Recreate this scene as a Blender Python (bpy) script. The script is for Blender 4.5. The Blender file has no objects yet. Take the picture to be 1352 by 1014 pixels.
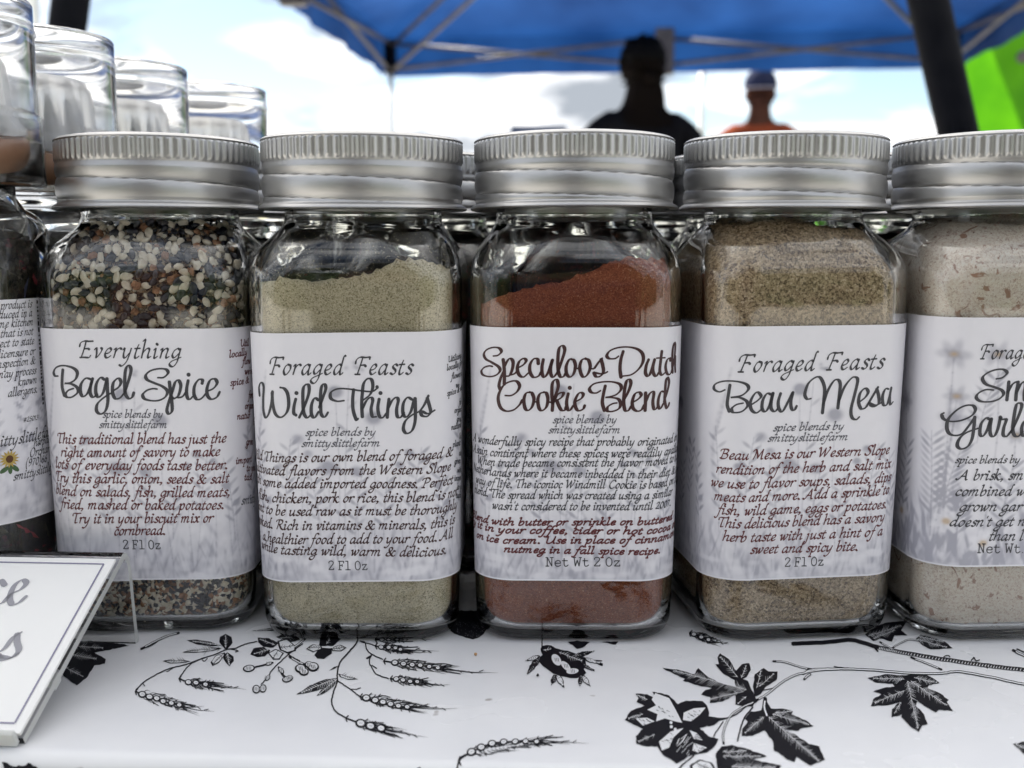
import bpy, bmesh, math, random
import numpy as np
from mathutils import Vector, Matrix
from mathutils.geometry import tessellate_polygon
rnd = random.Random(7)
R = math.radians
SC = bpy.context.scene
COL = SC.collection

# ------------------------------------------------------------------ camera
PITCH = R(7.61); CAMZ = 0.083; FPX = 1400.0
cd = bpy.data.cameras.new("camera"); cam = bpy.data.objects.new("camera", cd); COL.objects.link(cam)
cam.location = (0, 0, CAMZ); cam.rotation_euler = (R(90) - PITCH, 0, 0)
cd.sensor_width = 36.0; cd.lens = 36.0 * FPX / 1352.0
cd.clip_start = 0.005; cd.clip_end = 500
cd.dof.use_dof = True; cd.dof.focus_distance = 0.212; cd.dof.aperture_fstop = 22
SC.camera = cam
# ------------------------------------------------------------------ world, sun, exposure
SUN_EL, SUN_AZ = R(47), R(-28)          # behind the stall, left of the view direction
w = bpy.data.worlds.new("World"); SC.world = w; w.use_nodes = True
nt = w.node_tree; nt.nodes.clear()
def wn(t, **k):
    n = nt.nodes.new(t)
    for a, b in k.items(): setattr(n, a, b)
    return n
sky = wn('ShaderNodeTexSky', sky_type='NISHITA', sun_disc=False, sun_elevation=SUN_EL, sun_rotation=SUN_AZ)
sky.dust_density = 0.4
tc = wn('ShaderNodeTexCoord')
mp = wn('ShaderNodeMapping'); mp.inputs['Scale'].default_value = (1.0, 1.0, 2.6); mp.inputs['Location'].default_value = (2.6, 1.1, 0.5)
nz = wn('ShaderNodeTexNoise'); nz.inputs['Scale'].default_value = 5.2; nz.inputs['Detail'].default_value = 7; nz.inputs['Roughness'].default_value = .52
nz.inputs['Distortion'].default_value = .5
rp = wn('ShaderNodeValToRGB'); rp.color_ramp.elements[0].position = .37; rp.color_ramp.elements[1].position = .54
nz2 = wn('ShaderNodeTexNoise'); nz2.inputs['Scale'].default_value = 9; nz2.inputs['Detail'].default_value = 4
rp2 = wn('ShaderNodeValToRGB')
rp2.color_ramp.elements[0].position = .39; rp2.color_ramp.elements[0].color = (3.1, 3.4, 3.8, 1)
rp2.color_ramp.elements[1].position = .62; rp2.color_ramp.elements[1].color = (13.5, 13.5, 13.6, 1)
mx = wn('ShaderNodeMix', data_type='RGBA')
bg = wn('ShaderNodeBackground'); bg.inputs['Strength'].default_value = 0.05
wo = wn('ShaderNodeOutputWorld')
L = nt.links.new
L(tc.outputs['Generated'], mp.inputs['Vector']); L(mp.outputs[0], nz.inputs['Vector']); L(mp.outputs[0], nz2.inputs['Vector'])
L(nz.outputs['Fac'], rp.inputs['Fac']); L(nz2.outputs['Fac'], rp2.inputs['Fac'])
L(rp.outputs['Color'], mx.inputs['Factor']); L(sky.outputs[0], mx.inputs[6]); L(rp2.outputs['Color'], mx.inputs[7])
L(mx.outputs[2], bg.inputs['Color']); L(bg.outputs[0], wo.inputs['Surface'])
sd = bpy.data.lights.new("sun", 'SUN'); sd.energy = 5.0; sd.angle = R(.6); sd.color = (1, .95, .87)
so = bpy.data.objects.new("sun", sd); COL.objects.link(so)
sv = Vector((math.sin(SUN_AZ) * math.cos(SUN_EL), math.cos(SUN_AZ) * math.cos(SUN_EL), math.sin(SUN_EL)))
so.rotation_euler = (-sv).to_track_quat('-Z', 'Y').to_euler()
SC.view_settings.view_transform = 'Standard'; SC.view_settings.look = 'None'
SC.view_settings.exposure = 1.7; SC.view_settings.gamma = 1
SC.view_settings.use_curve_mapping = False
cy = SC.cycles
cy.use_denoising = True
cy.max_bounces = 18; cy.transmission_bounces = 14; cy.glossy_bounces = 6; cy.diffuse_bounces = 3; cy.transparent_max_bounces = 12
cy.sample_clamp_indirect = 6; cy.blur_glossy = 0.6

# ------------------------------------------------------------------ helpers
def mat(name, col=(.5, .5, .5), rough=.5, metal=0, trans=0, ior=1.5, spec=.5, coat=0, **k):
    m = bpy.data.materials.new(name); m.use_nodes = True
    b = m.node_tree.nodes['Principled BSDF']
    b.inputs['Base Color'].default_value = (*col, 1); b.inputs['Roughness'].default_value = rough
    b.inputs['Metallic'].default_value = metal; b.inputs['IOR'].default_value = ior
    b.inputs['Transmission Weight'].default_value = trans
    b.inputs['Specular IOR Level'].default_value = spec
    b.inputs['Coat Weight'].default_value = coat
    return m
def nodes(m):
    t = m.node_tree
    return t, t.nodes, t.links.new, t.nodes['Principled BSDF']
def noise_tint(m, c1, c2, scale, detail=4, bump=0, bscale=None, lo=.35, hi=.65, dist=.0002):
    t, n, l, b = nodes(m)
    co = n.new('ShaderNodeTexCoord'); nn = n.new('ShaderNodeTexNoise')
    nn.inputs['Scale'].default_value = scale; nn.inputs['Detail'].default_value = detail
    r = n.new('ShaderNodeValToRGB'); r.color_ramp.elements[0].position = lo; r.color_ramp.elements[1].position = hi
    r.color_ramp.elements[0].color = (*c1, 1); r.color_ramp.elements[1].color = (*c2, 1)
    l(co.outputs['Object'], nn.inputs['Vector']); l(nn.outputs['Fac'], r.inputs['Fac']); l(r.outputs[0], b.inputs['Base Color'])
    if bump:
        n2 = n.new('ShaderNodeTexNoise'); n2.inputs['Scale'].default_value = bscale or scale
        bp = n.new('ShaderNodeBump'); bp.inputs['Strength'].default_value = bump; bp.inputs['Distance'].default_value = dist
        l(co.outputs['Object'], n2.inputs['Vector']); l(n2.outputs['Fac'], bp.inputs['Height']); l(bp.outputs[0], b.inputs['Normal'])
    return m
def grain(name, cols, scale, bump=.6, fine=3.0, fleck=None):
    bump *= .12
    """powder: voronoi cells coloured through a ramp, mixed with finer cells"""
    m = mat(name, rough=.85, spec=.25); t, n, l, b = nodes(m)
    co = n.new('ShaderNodeTexCoord')
    v1 = n.new('ShaderNodeTexVoronoi'); v1.inputs['Scale'].default_value = scale
    v2 = n.new('ShaderNodeTexVoronoi'); v2.inputs['Scale'].default_value = scale * fine
    nn = n.new('ShaderNodeTexNoise'); nn.inputs['Scale'].default_value = scale * .12; nn.inputs['Detail'].default_value = 5
    wob = n.new('ShaderNodeTexNoise'); wob.inputs['Scale'].default_value = scale * 1.7
    ad = n.new('ShaderNodeVectorMath'); ad.operation = 'MULTIPLY_ADD'; ad.inputs[1].default_value = (.6 / scale,) * 3
    l(co.outputs['Object'], wob.inputs['Vector']); l(wob.outputs['Color'], ad.inputs[0]); l(co.outputs['Object'], ad.inputs[2])
    l(ad.outputs[0], v1.inputs['Vector']); l(co.outputs['Object'], v2.inputs['Vector']); l(co.outputs['Object'], nn.inputs['Vector'])
    s1 = n.new('ShaderNodeSeparateColor'); s2 = n.new('ShaderNodeSeparateColor')
    l(v1.outputs['Color'], s1.inputs[0]); l(v2.outputs['Color'], s2.inputs[0])
    m1 = n.new('ShaderNodeMath'); m1.operation = 'MULTIPLY_ADD'; m1.inputs[1].default_value = .45
    m2 = n.new('ShaderNodeMath'); m2.operation = 'MULTIPLY_ADD'; m2.inputs[1].default_value = .35
    m3 = n.new('ShaderNodeMath'); m3.operation = 'MULTIPLY'; m3.inputs[1].default_value = .22
    l(nn.outputs['Fac'], m3.inputs[0]); l(s2.outputs[0], m2.inputs[0]); l(m3.outputs[0], m2.inputs[2])
    l(s1.outputs[0], m1.inputs[0]); l(m2.outputs[0], m1.inputs[2])
    r = n.new('ShaderNodeValToRGB'); e = r.color_ramp.elements
    while len(e) < len(cols): e.new(.5)
    for i, (p, c) in enumerate(cols): e[i].position = p; e[i].color = (*c, 1)
    l(m1.outputs[0], r.inputs['Fac'])
    out = r.outputs[0]
    if fleck:
        fs, th, fc = fleck
        f = n.new('ShaderNodeTexNoise'); f.inputs['Scale'].default_value = fs; f.inputs['Detail'].default_value = 3; f.inputs['Distortion'].default_value = 1.2
        fr = n.new('ShaderNodeValToRGB'); fr.color_ramp.elements[0].position = th; fr.color_ramp.elements[1].position = th + .05
        mm = n.new('ShaderNodeMix'); mm.data_type = 'RGBA'; mm.inputs[7].default_value = (*fc, 1)
        l(co.outputs['Object'], f.inputs['Vector']); l(f.outputs['Fac'], fr.inputs['Fac']); l(fr.outputs[0], mm.inputs['Factor'])
        l(out, mm.inputs[6]); out = mm.outputs[2]
    l(out, b.inputs['Base Color'])
    bp = n.new('ShaderNodeBump'); bp.inputs['Strength'].default_value = bump; bp.inputs['Distance'].default_value = .5 / scale
    l(m1.outputs[0], bp.inputs['Height']); l(bp.outputs[0], b.inputs['Normal'])
    return m

def mesh(name, V, F, m, smooth=True, mi=None):
    me = bpy.data.meshes.new(name)
    me.from_pydata([tuple(map(float, v)) for v in V], [], [tuple(map(int, f)) for f in F])
    for x in (m if isinstance(m, (list, tuple)) else [m]): me.materials.append(x)
    if mi is not None: me.polygons.foreach_set('material_index', mi)
    me.polygons.foreach_set('use_smooth', [smooth] * len(me.polygons)); me.update()
    return me
def ob(name, me, parent=None, loc=(0, 0, 0), rot=(0, 0, 0)):
    o = bpy.data.objects.new(name, me); COL.objects.link(o); o.parent = parent; o.location = loc; o.rotation_euler = rot
    return o
def tag(o, label, cat, group=None, kind=None):
    if label: o['label'] = label
    if cat: o['category'] = cat
    if group: o['group'] = group
    if kind: o['kind'] = kind
    return o
def thing(name, label, cat, loc=(0, 0, 0), rz=0, group=None):
    return tag(ob(name, None, None, loc, (0, 0, rz)), label, cat, group)
def bm_mesh(name, bm, m, smooth=False):
    me = bpy.data.meshes.new(name); bmesh.ops.recalc_face_normals(bm, faces=bm.faces); bm.to_mesh(me); bm.free()
    for x in (m if isinstance(m, (list, tuple)) else [m]): me.materials.append(x)
    me.polygons.foreach_set('use_smooth', [smooth] * len(me.polygons)); return me
def box(bm, lo, hi, M=None, bev=0):
    g = bmesh.ops.create_cube(bm, size=1)['verts']
    for v in g:
        v.co = Vector([(lo[i] + hi[i]) / 2 + v.co[i] * (hi[i] - lo[i]) for i in range(3)])
    if bev:
        es = list({e for v in g for e in v.link_edges})
        r = bmesh.ops.bevel(bm, geom=es, offset=bev, segments=2, affect='EDGES', profile=.5)
        g = list({v for f in r['faces'] for v in f.verts} | {v for v in g if v.is_valid})
    if M is not None:
        for v in g: v.co = M @ v.co
def tube(bm, a, b, r, r2=None, n=20):
    a, b = Vector(a), Vector(b); d = b - a
    q = d.to_track_quat('Z', 'Y').to_matrix().to_4x4()
    bmesh.ops.create_cone(bm, cap_ends=True, segments=n, radius1=r, radius2=r if r2 is None else r2, depth=d.length,
                          matrix=Matrix.Translation((a + b) / 2) @ q)
def lathe(prof, n=96, m=None, name='lathe', smooth=True, knurl=None, closed=False):
    V = []; F = []; K = len(prof)
    for (r, z) in prof:
        for i in range(n):
            a = 2 * math.pi * i / n
            V.append((r * math.cos(a), r * math.sin(a), z))
    for k in range(K - 1 + (1 if closed else 0)):
        k2 = (k + 1) % K
        for i in range(n):
            j = (i + 1) % n
            F.append((k * n + i, k * n + j, k2 * n + j, k2 * n + i))
    if not closed:
        if prof[0][0] > 1e-6: F.append(tuple(range(n - 1, -1, -1)))
        if prof[-1][0] > 1e-6: F.append(tuple(range((K - 1) * n, K * n)))
    return mesh(name, V, F, m, smooth)

# pixel of the 1352 x 1014 frame -> ray; used only to take measurements off the photograph
cp, sp = math.cos(PITCH), math.sin(PITCH)
def ray(px, py):
    a = (px - 676) / FPX; b = (507 - py) / FPX
    return np.array([a, cp + b * sp, -sp + b * cp])
def on_table(px, py, z=0):
    d = ray(px, py); t = (z - CAMZ) / d[2]; return (d[0] * t, d[1] * t)
def at_y(px, py, y):
    d = ray(px, py); t = y / d[1]; return Vector((d[0] * t, y, CAMZ + d[2] * t))
def proj(P):
    x = P[..., 0]; y = P[..., 1]; z = P[..., 2] - CAMZ
    d = y * cp - z * sp; u = y * sp + z * cp
    return 676 + FPX * x / d, 507 - FPX * u / d

# ------------------------------------------------------------------ pen lettering
def cat(P, sub=5, closed=False):
    P = np.array(P, float)
    if len(P) == 2: return P
    Q = np.vstack([2 * P[0] - P[1], P, 2 * P[-1] - P[-2]]); out = []
    for i in range(1, len(Q) - 2):
        p0, p1, p2, p3 = Q[i - 1:i + 3]
        for k in range(sub):
            t = k / sub
            out.append(.5 * ((2 * p1) + (-p0 + p2) * t + (2 * p0 - 5 * p1 + 4 * p2 - p3) * t * t + (-p0 + 3 * p1 - 3 * p2 + p3) * t ** 3))
    out.append(P[-1]); return np.array(out)
class Ink:
    """collects flat polygons (2-D); .build maps them on to a surface"""
    def __init__(s): s.V = []; s.F = []; s.Lr = []; s.n = 0
    def poly(s, pts):
        pts = [tuple(map(float, p)) for p in pts]; b = len(s.V); s.V += pts; s.n += 1; s.Lr += [s.n] * len(pts)
        if len(pts) <= 4: s.F.append(tuple(range(b, b + len(pts)))); return
        for t in tessellate_polygon([[Vector((p[0], p[1], 0)) for p in pts]]): s.F.append(tuple(b + i for i in t))
    def ribbon(s, P, wmax, wmin, nib=R(40), cap=True, taper=False):
        P = np.asarray(P, float)
        keep = [0] + [i for i in range(1, len(P)) if np.hypot(*(P[i] - P[i - 1])) > 1e-9]; P = P[keep]
        if len(P) < 2: return
        T = np.gradient(P, axis=0); T /= (np.hypot(T[:, 0], T[:, 1])[:, None] + 1e-12)
        if nib is None: hw = np.full(len(P), wmax / 2)
        else:
            c = np.abs(T[:, 0] * math.sin(nib) - T[:, 1] * math.cos(nib)); hw = .5 * np.maximum(wmin, wmax * c)
        if taper:
            u = np.linspace(0, 1, len(P)); hw = hw * (1 - u * .85)
        if cap:
            a = P[0] - T[0] * hw[0] * .7; z = P[-1] + T[-1] * hw[-1] * .7
            P = np.vstack([a, P, z]); T = np.vstack([T[0], T, T[-1]]); hw = np.concatenate([[hw[0] * .55], hw, [hw[-1] * .55]])
        N = np.stack([-T[:, 1], T[:, 0]], 1); A = P + N * hw[:, None]; B = P - N * hw[:, None]
        b = len(s.V); n = len(P)
        for i in range(n): s.V += [tuple(A[i]), tuple(B[i])]
        s.n += 1; s.Lr += [s.n] * (2 * n)
        for i in range(n - 1): s.F.append((b + 2 * i + 1, b + 2 * i + 3, b + 2 * i + 2, b + 2 * i))
    def dot(s, c, r, n=10, ry=None, ang=0):
        ry = ry or r; ca, sa = math.cos(ang), math.sin(ang)
        s.poly([(c[0] + r * math.cos(2 * math.pi * i / n) * ca - ry * math.sin(2 * math.pi * i / n) * sa,
                 c[1] + r * math.cos(2 * math.pi * i / n) * sa + ry * math.sin(2 * math.pi * i / n) * ca) for i in range(n)])
    def build(s, name, fmap, m, parent, fold=None):
        if not s.V: return None
        if fold:
            bm = bmesh.new(); vs = [bm.verts.new((p[0], p[1], l_)) for p, l_ in zip(s.V, s.Lr)]
            for f in s.F: bm.faces.new([vs[i] for i in f])
            bmesh.ops.triangulate(bm, faces=[f for f in bm.faces if len(f.verts) > 4])
            for _ in range(5):
                es = [e for e in bm.edges if max(v.co.y for v in e.verts) > fold and (e.verts[0].co.xy - e.verts[1].co.xy).length > 5]
                if not es: break
                bmesh.ops.subdivide_edges(bm, edges=es, cuts=1); bmesh.ops.triangulate(bm, faces=[f for f in bm.faces if len(f.verts) > 4])
            bm.verts.index_update(); s.V = [(v.co.x, v.co.y, v.co.z / s.n) for v in bm.verts]; s.F = [tuple(v.index for v in f.verts) for f in bm.faces]; bm.free()
        W = fmap(np.array(s.V)); return ob(name, mesh(name, W, s.F, m, False), parent)

def G(adv, txt):
    st = []
    for part in txt.split('|'):
        pts = [tuple(float(q) for q in p.split(',')) for p in part.split()]
        st.append(pts)
    return adv, st
CH = {  # chancery hand; x-height 1, drawn upright, sheared later
'a': G(.86, ".62,.9 .42,1 .16,.75 .05,.32 .15,.02 .33,.06 .6,.5|.68,1 .6,.45 .6,.07 .7,0 .86,.18"),
'b': G(.78, "-.05,1.72 .14,1.88 .1,1.1 .07,.15 .24,-.02 .52,.2 .62,.65 .48,.98 .28,.86 .1,.5"),
'c': G(.64, ".56,.82 .42,1 .2,.86 .06,.4 .18,.03 .38,.02 .58,.22"),
'd': G(.86, ".62,.9 .42,1 .16,.75 .05,.32 .15,.02 .33,.06 .6,.5|.86,1.84 .72,1.8 .64,1 .58,.45 .6,.07 .7,0 .86,.18"),
'e': G(.64, ".1,.42 .36,.5 .54,.76 .42,1 .2,.86 .05,.42 .16,.05 .36,.02 .58,.22"),
'f': G(.56, ".84,1.74 .66,1.88 .46,1.7 .32,1 .2,.1 .06,-.6 -.12,-.84 -.28,-.72|.06,.95 .56,1"),
'g': G(.82, ".62,.9 .42,1 .16,.75 .05,.36 .15,.08 .33,.12 .6,.5|.7,1 .62,.3 .54,-.4 .3,-.85 .02,-.8 -.08,-.55 .1,-.3 .5,-.08 .84,.12"),
'h': G(.86, "-.05,1.72 .14,1.88 .1,1 .04,0|.08,.5 .3,.88 .5,1 .62,.84 .56,.3 .62,.02 .84,.18"),
'i': G(.42, "-.02,.82 .13,1 .12,.5 .1,.08 .2,0 .38,.2|.14,1.38 .24,1.48|.24,1.38 .14,1.48"),
'j': G(.42, "-.02,.82 .15,1 .14,.4 .06,-.5 -.14,-.84 -.32,-.7|.22,1.42 .26,1.46"),
'k': G(.78, "-.05,1.72 .14,1.88 .1,1 .04,0|.58,.98 .42,1 .1,.5|.16,.55 .42,.1 .6,-.04 .8,.12"),
'l': G(.42, "-.05,1.72 .14,1.88 .12,1 .08,.1 .18,0 .38,.2"),
'm': G(1.34, "-.02,.82 .13,1 .12,.6 .05,0|.1,.5 .3,.9 .46,1 .54,.84 .44,0|.5,.5 .7,.9 .86,1 .97,.84 .9,.3 .96,.02 1.18,.18"),
'n': G(.86, "-.02,.82 .13,1 .12,.6 .05,0|.1,.5 .32,.9 .5,1 .62,.84 .54,.3 .6,.02 .82,.18"),
'o': G(.72, ".4,1 .18,.86 .05,.4 .18,.02 .38,.06 .6,.5 .58,.88 .36,1"),
'p': G(.8, "-.04,.82 .12,1 .1,.3 .02,-.85|.1,.5 .34,.92 .52,.98 .64,.66 .52,.16 .3,-.02 .1,.12|-.12,-.85 .18,-.85"),
'q': G(.8, ".62,.9 .42,1 .16,.75 .05,.32 .15,.02 .33,.06 .6,.5|.68,1 .56,-.85"),
'r': G(.6, "-.02,.82 .13,1 .12,.6 .05,0|.1,.5 .3,.9 .48,1 .6,.92"),
's': G(.56, ".56,.88 .38,1 .2,.86 .22,.66 .44,.42 .46,.16 .28,0 .06,.1"),
't': G(.5, ".3,1.4 .2,1 .1,.3 .14,.02 .28,0 .46,.2|.0,.96 .46,1"),
'u': G(.88, "-.02,.82 .13,1 .1,.4 .14,.04 .3,.02 .56,.45|.68,1 .6,.45 .62,.05 .72,0 .86,.18"),
'v': G(.72, "-.04,.8 .12,1 .2,.5 .22,0 .48,.4 .62,.82 .54,1"),
'w': G(1.08, "-.04,.8 .12,1 .18,.5 .18,0 .4,.4 .54,.95 .54,.4 .56,0 .82,.4 .98,.82 .9,1"),
'x': G(.72, ".0,.86 .16,1 .34,.5 .48,.05 .7,.1|.64,.94 .5,.96 .14,.06 -.04,.04"),
'y': G(.84, "-.02,.82 .13,1 .1,.4 .16,.06 .32,.04 .58,.5|.7,1 .58,.2 .42,-.45 .12,-.84 -.12,-.76"),
'z': G(.66, ".06,.92 .24,1 .58,.96|.58,.96 .04,.04|.04,.04 .3,.06 .56,-.02 .64,.12"),
'&': G(1.35, "1.2,.9 1.0,.95 .9,.6 .6,.08 .3,0 .08,.2 .2,.55 .6,.85 .78,1.3 .6,1.55 .36,1.35 .45,.8 .85,.1 1.15,0 1.3,.2"),
'.': G(.36, ".06,.0 .2,.14|.2,0 .06,.14"), ',': G(.36, ".08,.12 .2,.02 .16,-.15 .02,-.34"), "'": G(.26, ".16,1.75 .1,1.4"), '#': G(.8, ".1,0 .3,1.3|.4,0 .6,1.3|0,.45 .7,.45|.05,.9 .75,.9"),
'-': G(.5, ".06,.5 .4,.5"), '(': G(.45, ".4,1.7 .1,1 .1,.2 .25,-.4"), ')': G(.45, ".1,1.7 .3,1 .25,.2 -.05,-.4"),
'0': G(.8, ".4,1.3 .15,1.05 .06,.5 .18,.05 .42,.02 .64,.4 .66,1.0 .4,1.3"), '1': G(.45, ".05,1.1 .25,1.3|.25,1.3 .2,0"),
'2': G(.8, ".08,1.05 .3,1.32 .56,1.2 .55,.85 .3,.4 .02,.05|.02,.05 .35,.06 .66,.02"), '3': G(.7, ".1,1.2 .35,1.3 .5,1.05 .25,.72|.25,.72 .52,.6 .5,.15 .25,-.02 .02,.08"),
'5': G(.7, ".6,1.3 .22,1.3|.22,1.3 .15,.8 .45,.72 .5,.3 .25,0 .02,.08"), '6': G(.75, ".6,1.35 .25,1.0 .08,.4 .25,0 .5,.1 .58,.5 .35,.75 .12,.5"),
'7': G(.7, ".06,1.25 .64,1.25|.64,1.25 .35,.7 .2,0"), '9': G(.75, ".6,.85 .4,.6 .15,.75 .15,1.15 .42,1.3 .6,1.05 .55,.4 .15,0"),
'A': G(1.35, "-.2,.1 .0,-.02 .3,.5 .78,1.72|.78,1.72 .84,.8 .95,.04 1.15,.06|.3,.62 .88,.62"),
'B': G(1.15, "-.12,1.3 -.04,1.6 .3,1.72 .75,1.7 .92,1.4 .72,1.02 .38,.92|.38,.92 .8,.88 .96,.5 .75,.08 .35,0 .0,.1|.36,1.66 .28,.9 .16,.02"),
'C': G(1.1, "1.02,1.45 .8,1.72 .4,1.5 .12,.8 .25,.15 .6,-.02 .98,.25"),
'E': G(1.05, "-.14,1.12 -.1,1.5 .2,1.7 .6,1.68 .95,1.7|.36,1.66 .28,.9 .14,.04|.02,0 .4,.02 .8,.0 .92,.25|.3,.9 .6,.92 .72,.85"),
'F': G(.98, "-.2,1.05 -.16,1.45 .12,1.7 .55,1.68 .95,1.7 .98,1.5|.36,1.66 .26,.9 .12,.02|-.08,0 .34,0|.28,.9 .6,.92 .74,.8"),
'M': G(1.5, "-.15,1.4 .05,1.7 .25,1.6 .22,.8 .05,0|.27,1.65 .55,.7 .62,.2|.62,.2 .85,.9 1.15,1.72|1.15,1.72 1.12,.8 1.15,.04 1.38,.1"),
'N': G(1.3, ".1,0 .3,1.66|.3,1.66 .6,.8 .9,.02|.9,.02 1.05,1.7"), 'O': G(1.25, ".7,1.72 .3,1.45 .12,.8 .3,.1 .62,-.02 1.0,.4 1.08,1.1 .8,1.66 .6,1.7"),
'P': G(1.0, "-.14,1.3 -.04,1.6 .3,1.72 .75,1.7 .94,1.35 .75,.95 .36,.8|.36,1.66 .28,.9 .14,.0|-.05,0 .34,0"),
'R': G(1.15, "-.12,1.3 -.04,1.6 .3,1.72 .72,1.7 .9,1.35 .7,.95 .38,.88|.36,1.66 .28,.9 .14,.0|.45,.88 .8,.2 1.1,-.02 1.22,.1"),
'S': G(.9, ".85,1.5 .65,1.72 .35,1.6 .28,1.25 .6,.8 .66,.35 .4,0 .05,.12 .0,.35"),
'T': G(.95, "-.1,1.2 -.08,1.55 .15,1.68 .6,1.66 1.08,1.72|.5,1.66 .4,.9 .36,.1 .5,.0 .7,.12"),
'U': G(1.25, "-.05,1.5 .15,1.7 .15,.9 .18,.2 .45,0 .8,.3 1.0,1.0 1.05,1.7|1.05,1.7 1.0,.5 1.05,.05 1.2,.1"),
'W': G(1.6, "-.1,1.45 .1,1.7 .2,1.0 .24,.02|.24,.02 .55,.7 .82,1.55|.82,1.55 .82,.8 .84,.02|.84,.02 1.2,.8 1.42,1.45 1.3,1.7"),
}
TY = {  # slab typewriter figures for the net weights
'2': G(1, ".12,1.25 .15,1.5 .45,1.65 .75,1.45 .72,1.1 .4,.6 .1,.1|.1,.06 .8,.06|.8,.06 .82,.3"), 'F': G(1, ".2,1.6 .2,.04|.02,.03 .45,.03|.02,1.6 .82,1.6|.82,1.6 .82,1.25|.2,.85 .6,.85|.6,1 .6,.65"),
'l': G(.95, ".12,1.6 .45,1.6|.45,1.6 .45,.04|.1,.04 .8,.04"), 'O': G(1.05, ".45,1.65 .15,1.3 .1,.8 .18,.25 .48,0 .78,.3 .84,.85 .75,1.35 .45,1.65"),
'z': G(.95, ".14,.8 .16,1.02|.16,1.02 .74,1.02|.74,1.02 .12,.05|.12,.05 .78,.05|.78,.05 .8,.3"), 'N': G(1.1, ".2,1.6 .2,.04|.02,.03 .42,.03|.02,1.6 .22,1.6|.22,1.6 .76,.06|.78,.04 .78,1.6|.58,1.6 .96,1.6"),
'e': G(.95, ".12,.55 .78,.55|.78,.55 .7,.95 .4,1.05 .14,.8 .1,.4 .25,.05 .55,.0 .8,.2"), 't': G(.95, ".3,1.45 .3,.4 .4,.04 .62,.02 .82,.25|.08,1.02 .72,1.02"),
'W': G(1.15, ".0,1.6 .32,1.6|.12,1.6 .28,.04|.28,.04 .52,1.1|.52,1.1 .76,.04|.76,.04 .94,1.6|.76,1.6 1.06,1.6"), '.': G(.5, ".2,.03 .24,.07"),
}
class Face:
    """a curved label face: measures (s, v) from photograph positions, writes ink in (s, v) metres"""
    def __init__(s, P, smin, smax, vmid):
        s.P = P; s.S = np.linspace(smin, smax, 400); s.vm = vmid
    def inv(s, px, py):
        v = s.vm; z = None
        for _ in range(6):
            X, Y = proj(s.P(s.S, np.full_like(s.S, v)))
            ok = np.gradient(X) > 0
            i = np.where(ok)[0]; sv_ = np.interp(px, X[i], s.S[i])
            y0 = proj(s.P(np.array([sv_]), np.array([v])))[1][0]; y1 = proj(s.P(np.array([sv_]), np.array([v + .001])))[1][0]
            v += (py - y0) / ((y1 - y0) / .001)
        return sv_, v, abs((y1 - y0) / .001)
def layout(font, text, sp=.5, ls=.08):
    x = 0; xs = []
    for c in text:
        xs.append(x); x += sp if c == ' ' else font[c][0] + (ls if font is CH else 0.0)
    xs.append(x); return xs
def write(face, ink, text, a, pa, b, pb, xh, font=CH, wt=.23, thin=.075, shear=.17, sub=4, fixed=None):
    """a = substring whose left end is at pa, b = substring whose right end is at pb"""
    xs = layout(font, text, 1.0, .16) if xh > 12 else layout(font, text); ia = text.index(a)
    s0, v0, k = face.inv(*pa)
    if fixed:
        sx = fixed; s1, v1, _ = face.inv(*pb); sl = (v1 - v0) / (s1 - s0); 
    else:
        ib = text.rindex(b) + len(b); s1, v1, _ = face.inv(*pb); sx = (s1 - s0) / (xs[ib] - xs[ia]); sl = (v1 - v0) / (s1 - s0)
    sy = xh / k * (.88 if font is CH else 1); wt *= 1.34 if xh < 12 else 1.25; thin *= 1.55
    for c, x in zip(text, xs):
        if c == ' ': continue
        for st in font[c][1]:
            P = np.array(st, float)
            if font is CH: P = cat(P, sub) if len(P) > 2 else P
            elif len(P) > 2: P = cat(P, 4)
            X = (x - xs[ia] + P[:, 0] + shear * P[:, 1]) * sx + s0
            Y = P[:, 1] * sy + v0 + (X - s0) * sl
            Q = np.stack([X, Y], 1); m_ = (sx + sy) / 2
            if font is TY: ink.ribbon(Q, .15 * m_, .15 * m_, None)
            else: ink.ribbon(Q, wt * m_, thin * m_)
def trace(face, ink, ox, oy, sc, txt, wpx, tpx):
    for part in txt.strip().split('|'):
        pts = [tuple(float(q) for q in p.split(',')) for p in part.split()]
        if len(pts) == 1:
            s0, v0, k = face.inv(ox + pts[0][0] / sc, oy + pts[0][1] / sc); ink.dot((s0, v0), wpx * .68 / k, 14); continue
        C = cat(np.array(pts), 6); Q = []
        # map the sparse knots then spline them on the label
        K = [face.inv(ox + x / sc, oy + y / sc) for x, y in pts]; k = K[0][2]
        Q = cat(np.array([(q[0], q[1]) for q in K]), 7)
        ink.ribbon(Q, wpx * 1.2 / k, tpx * 1.3 / k, R(20))

# ------------------------------------------------------------------ materials
M = {}
def dark_sheen(m, amt):
    return m
M['glass'] = mat('clear_glass', (.988, .996, .992), .0, 0, 1, 1.5)
M['acrylic'] = mat('clear_acrylic', (.994, .997, .998), .0, 0, 1, 1.49)
M['acrylic_edge'] = mat('frosted_acrylic_edge', (.86, .88, .87), .35, 0, .45, 1.49)
M['frost'] = mat('hazy_plastic', (.93, .93, .94), .38, 0, .75, 1.4)
M['plastic'] = mat('clear_plastic', (.97, .975, .98), .09, 0, 1, 1.42)
M['alu'] = mat('brushed_aluminium', (.47, .47, .475), .34, 1.0)
t, n, l, b = nodes(M['alu'])
co = n.new('ShaderNodeTexCoord'); mpn = n.new('ShaderNodeMapping'); mpn.inputs['Scale'].default_value = (1, 1, 18)
nn = n.new('ShaderNodeTexNoise'); nn.inputs['Scale'].default_value = 260; nn.inputs['Detail'].default_value = 5
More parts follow.
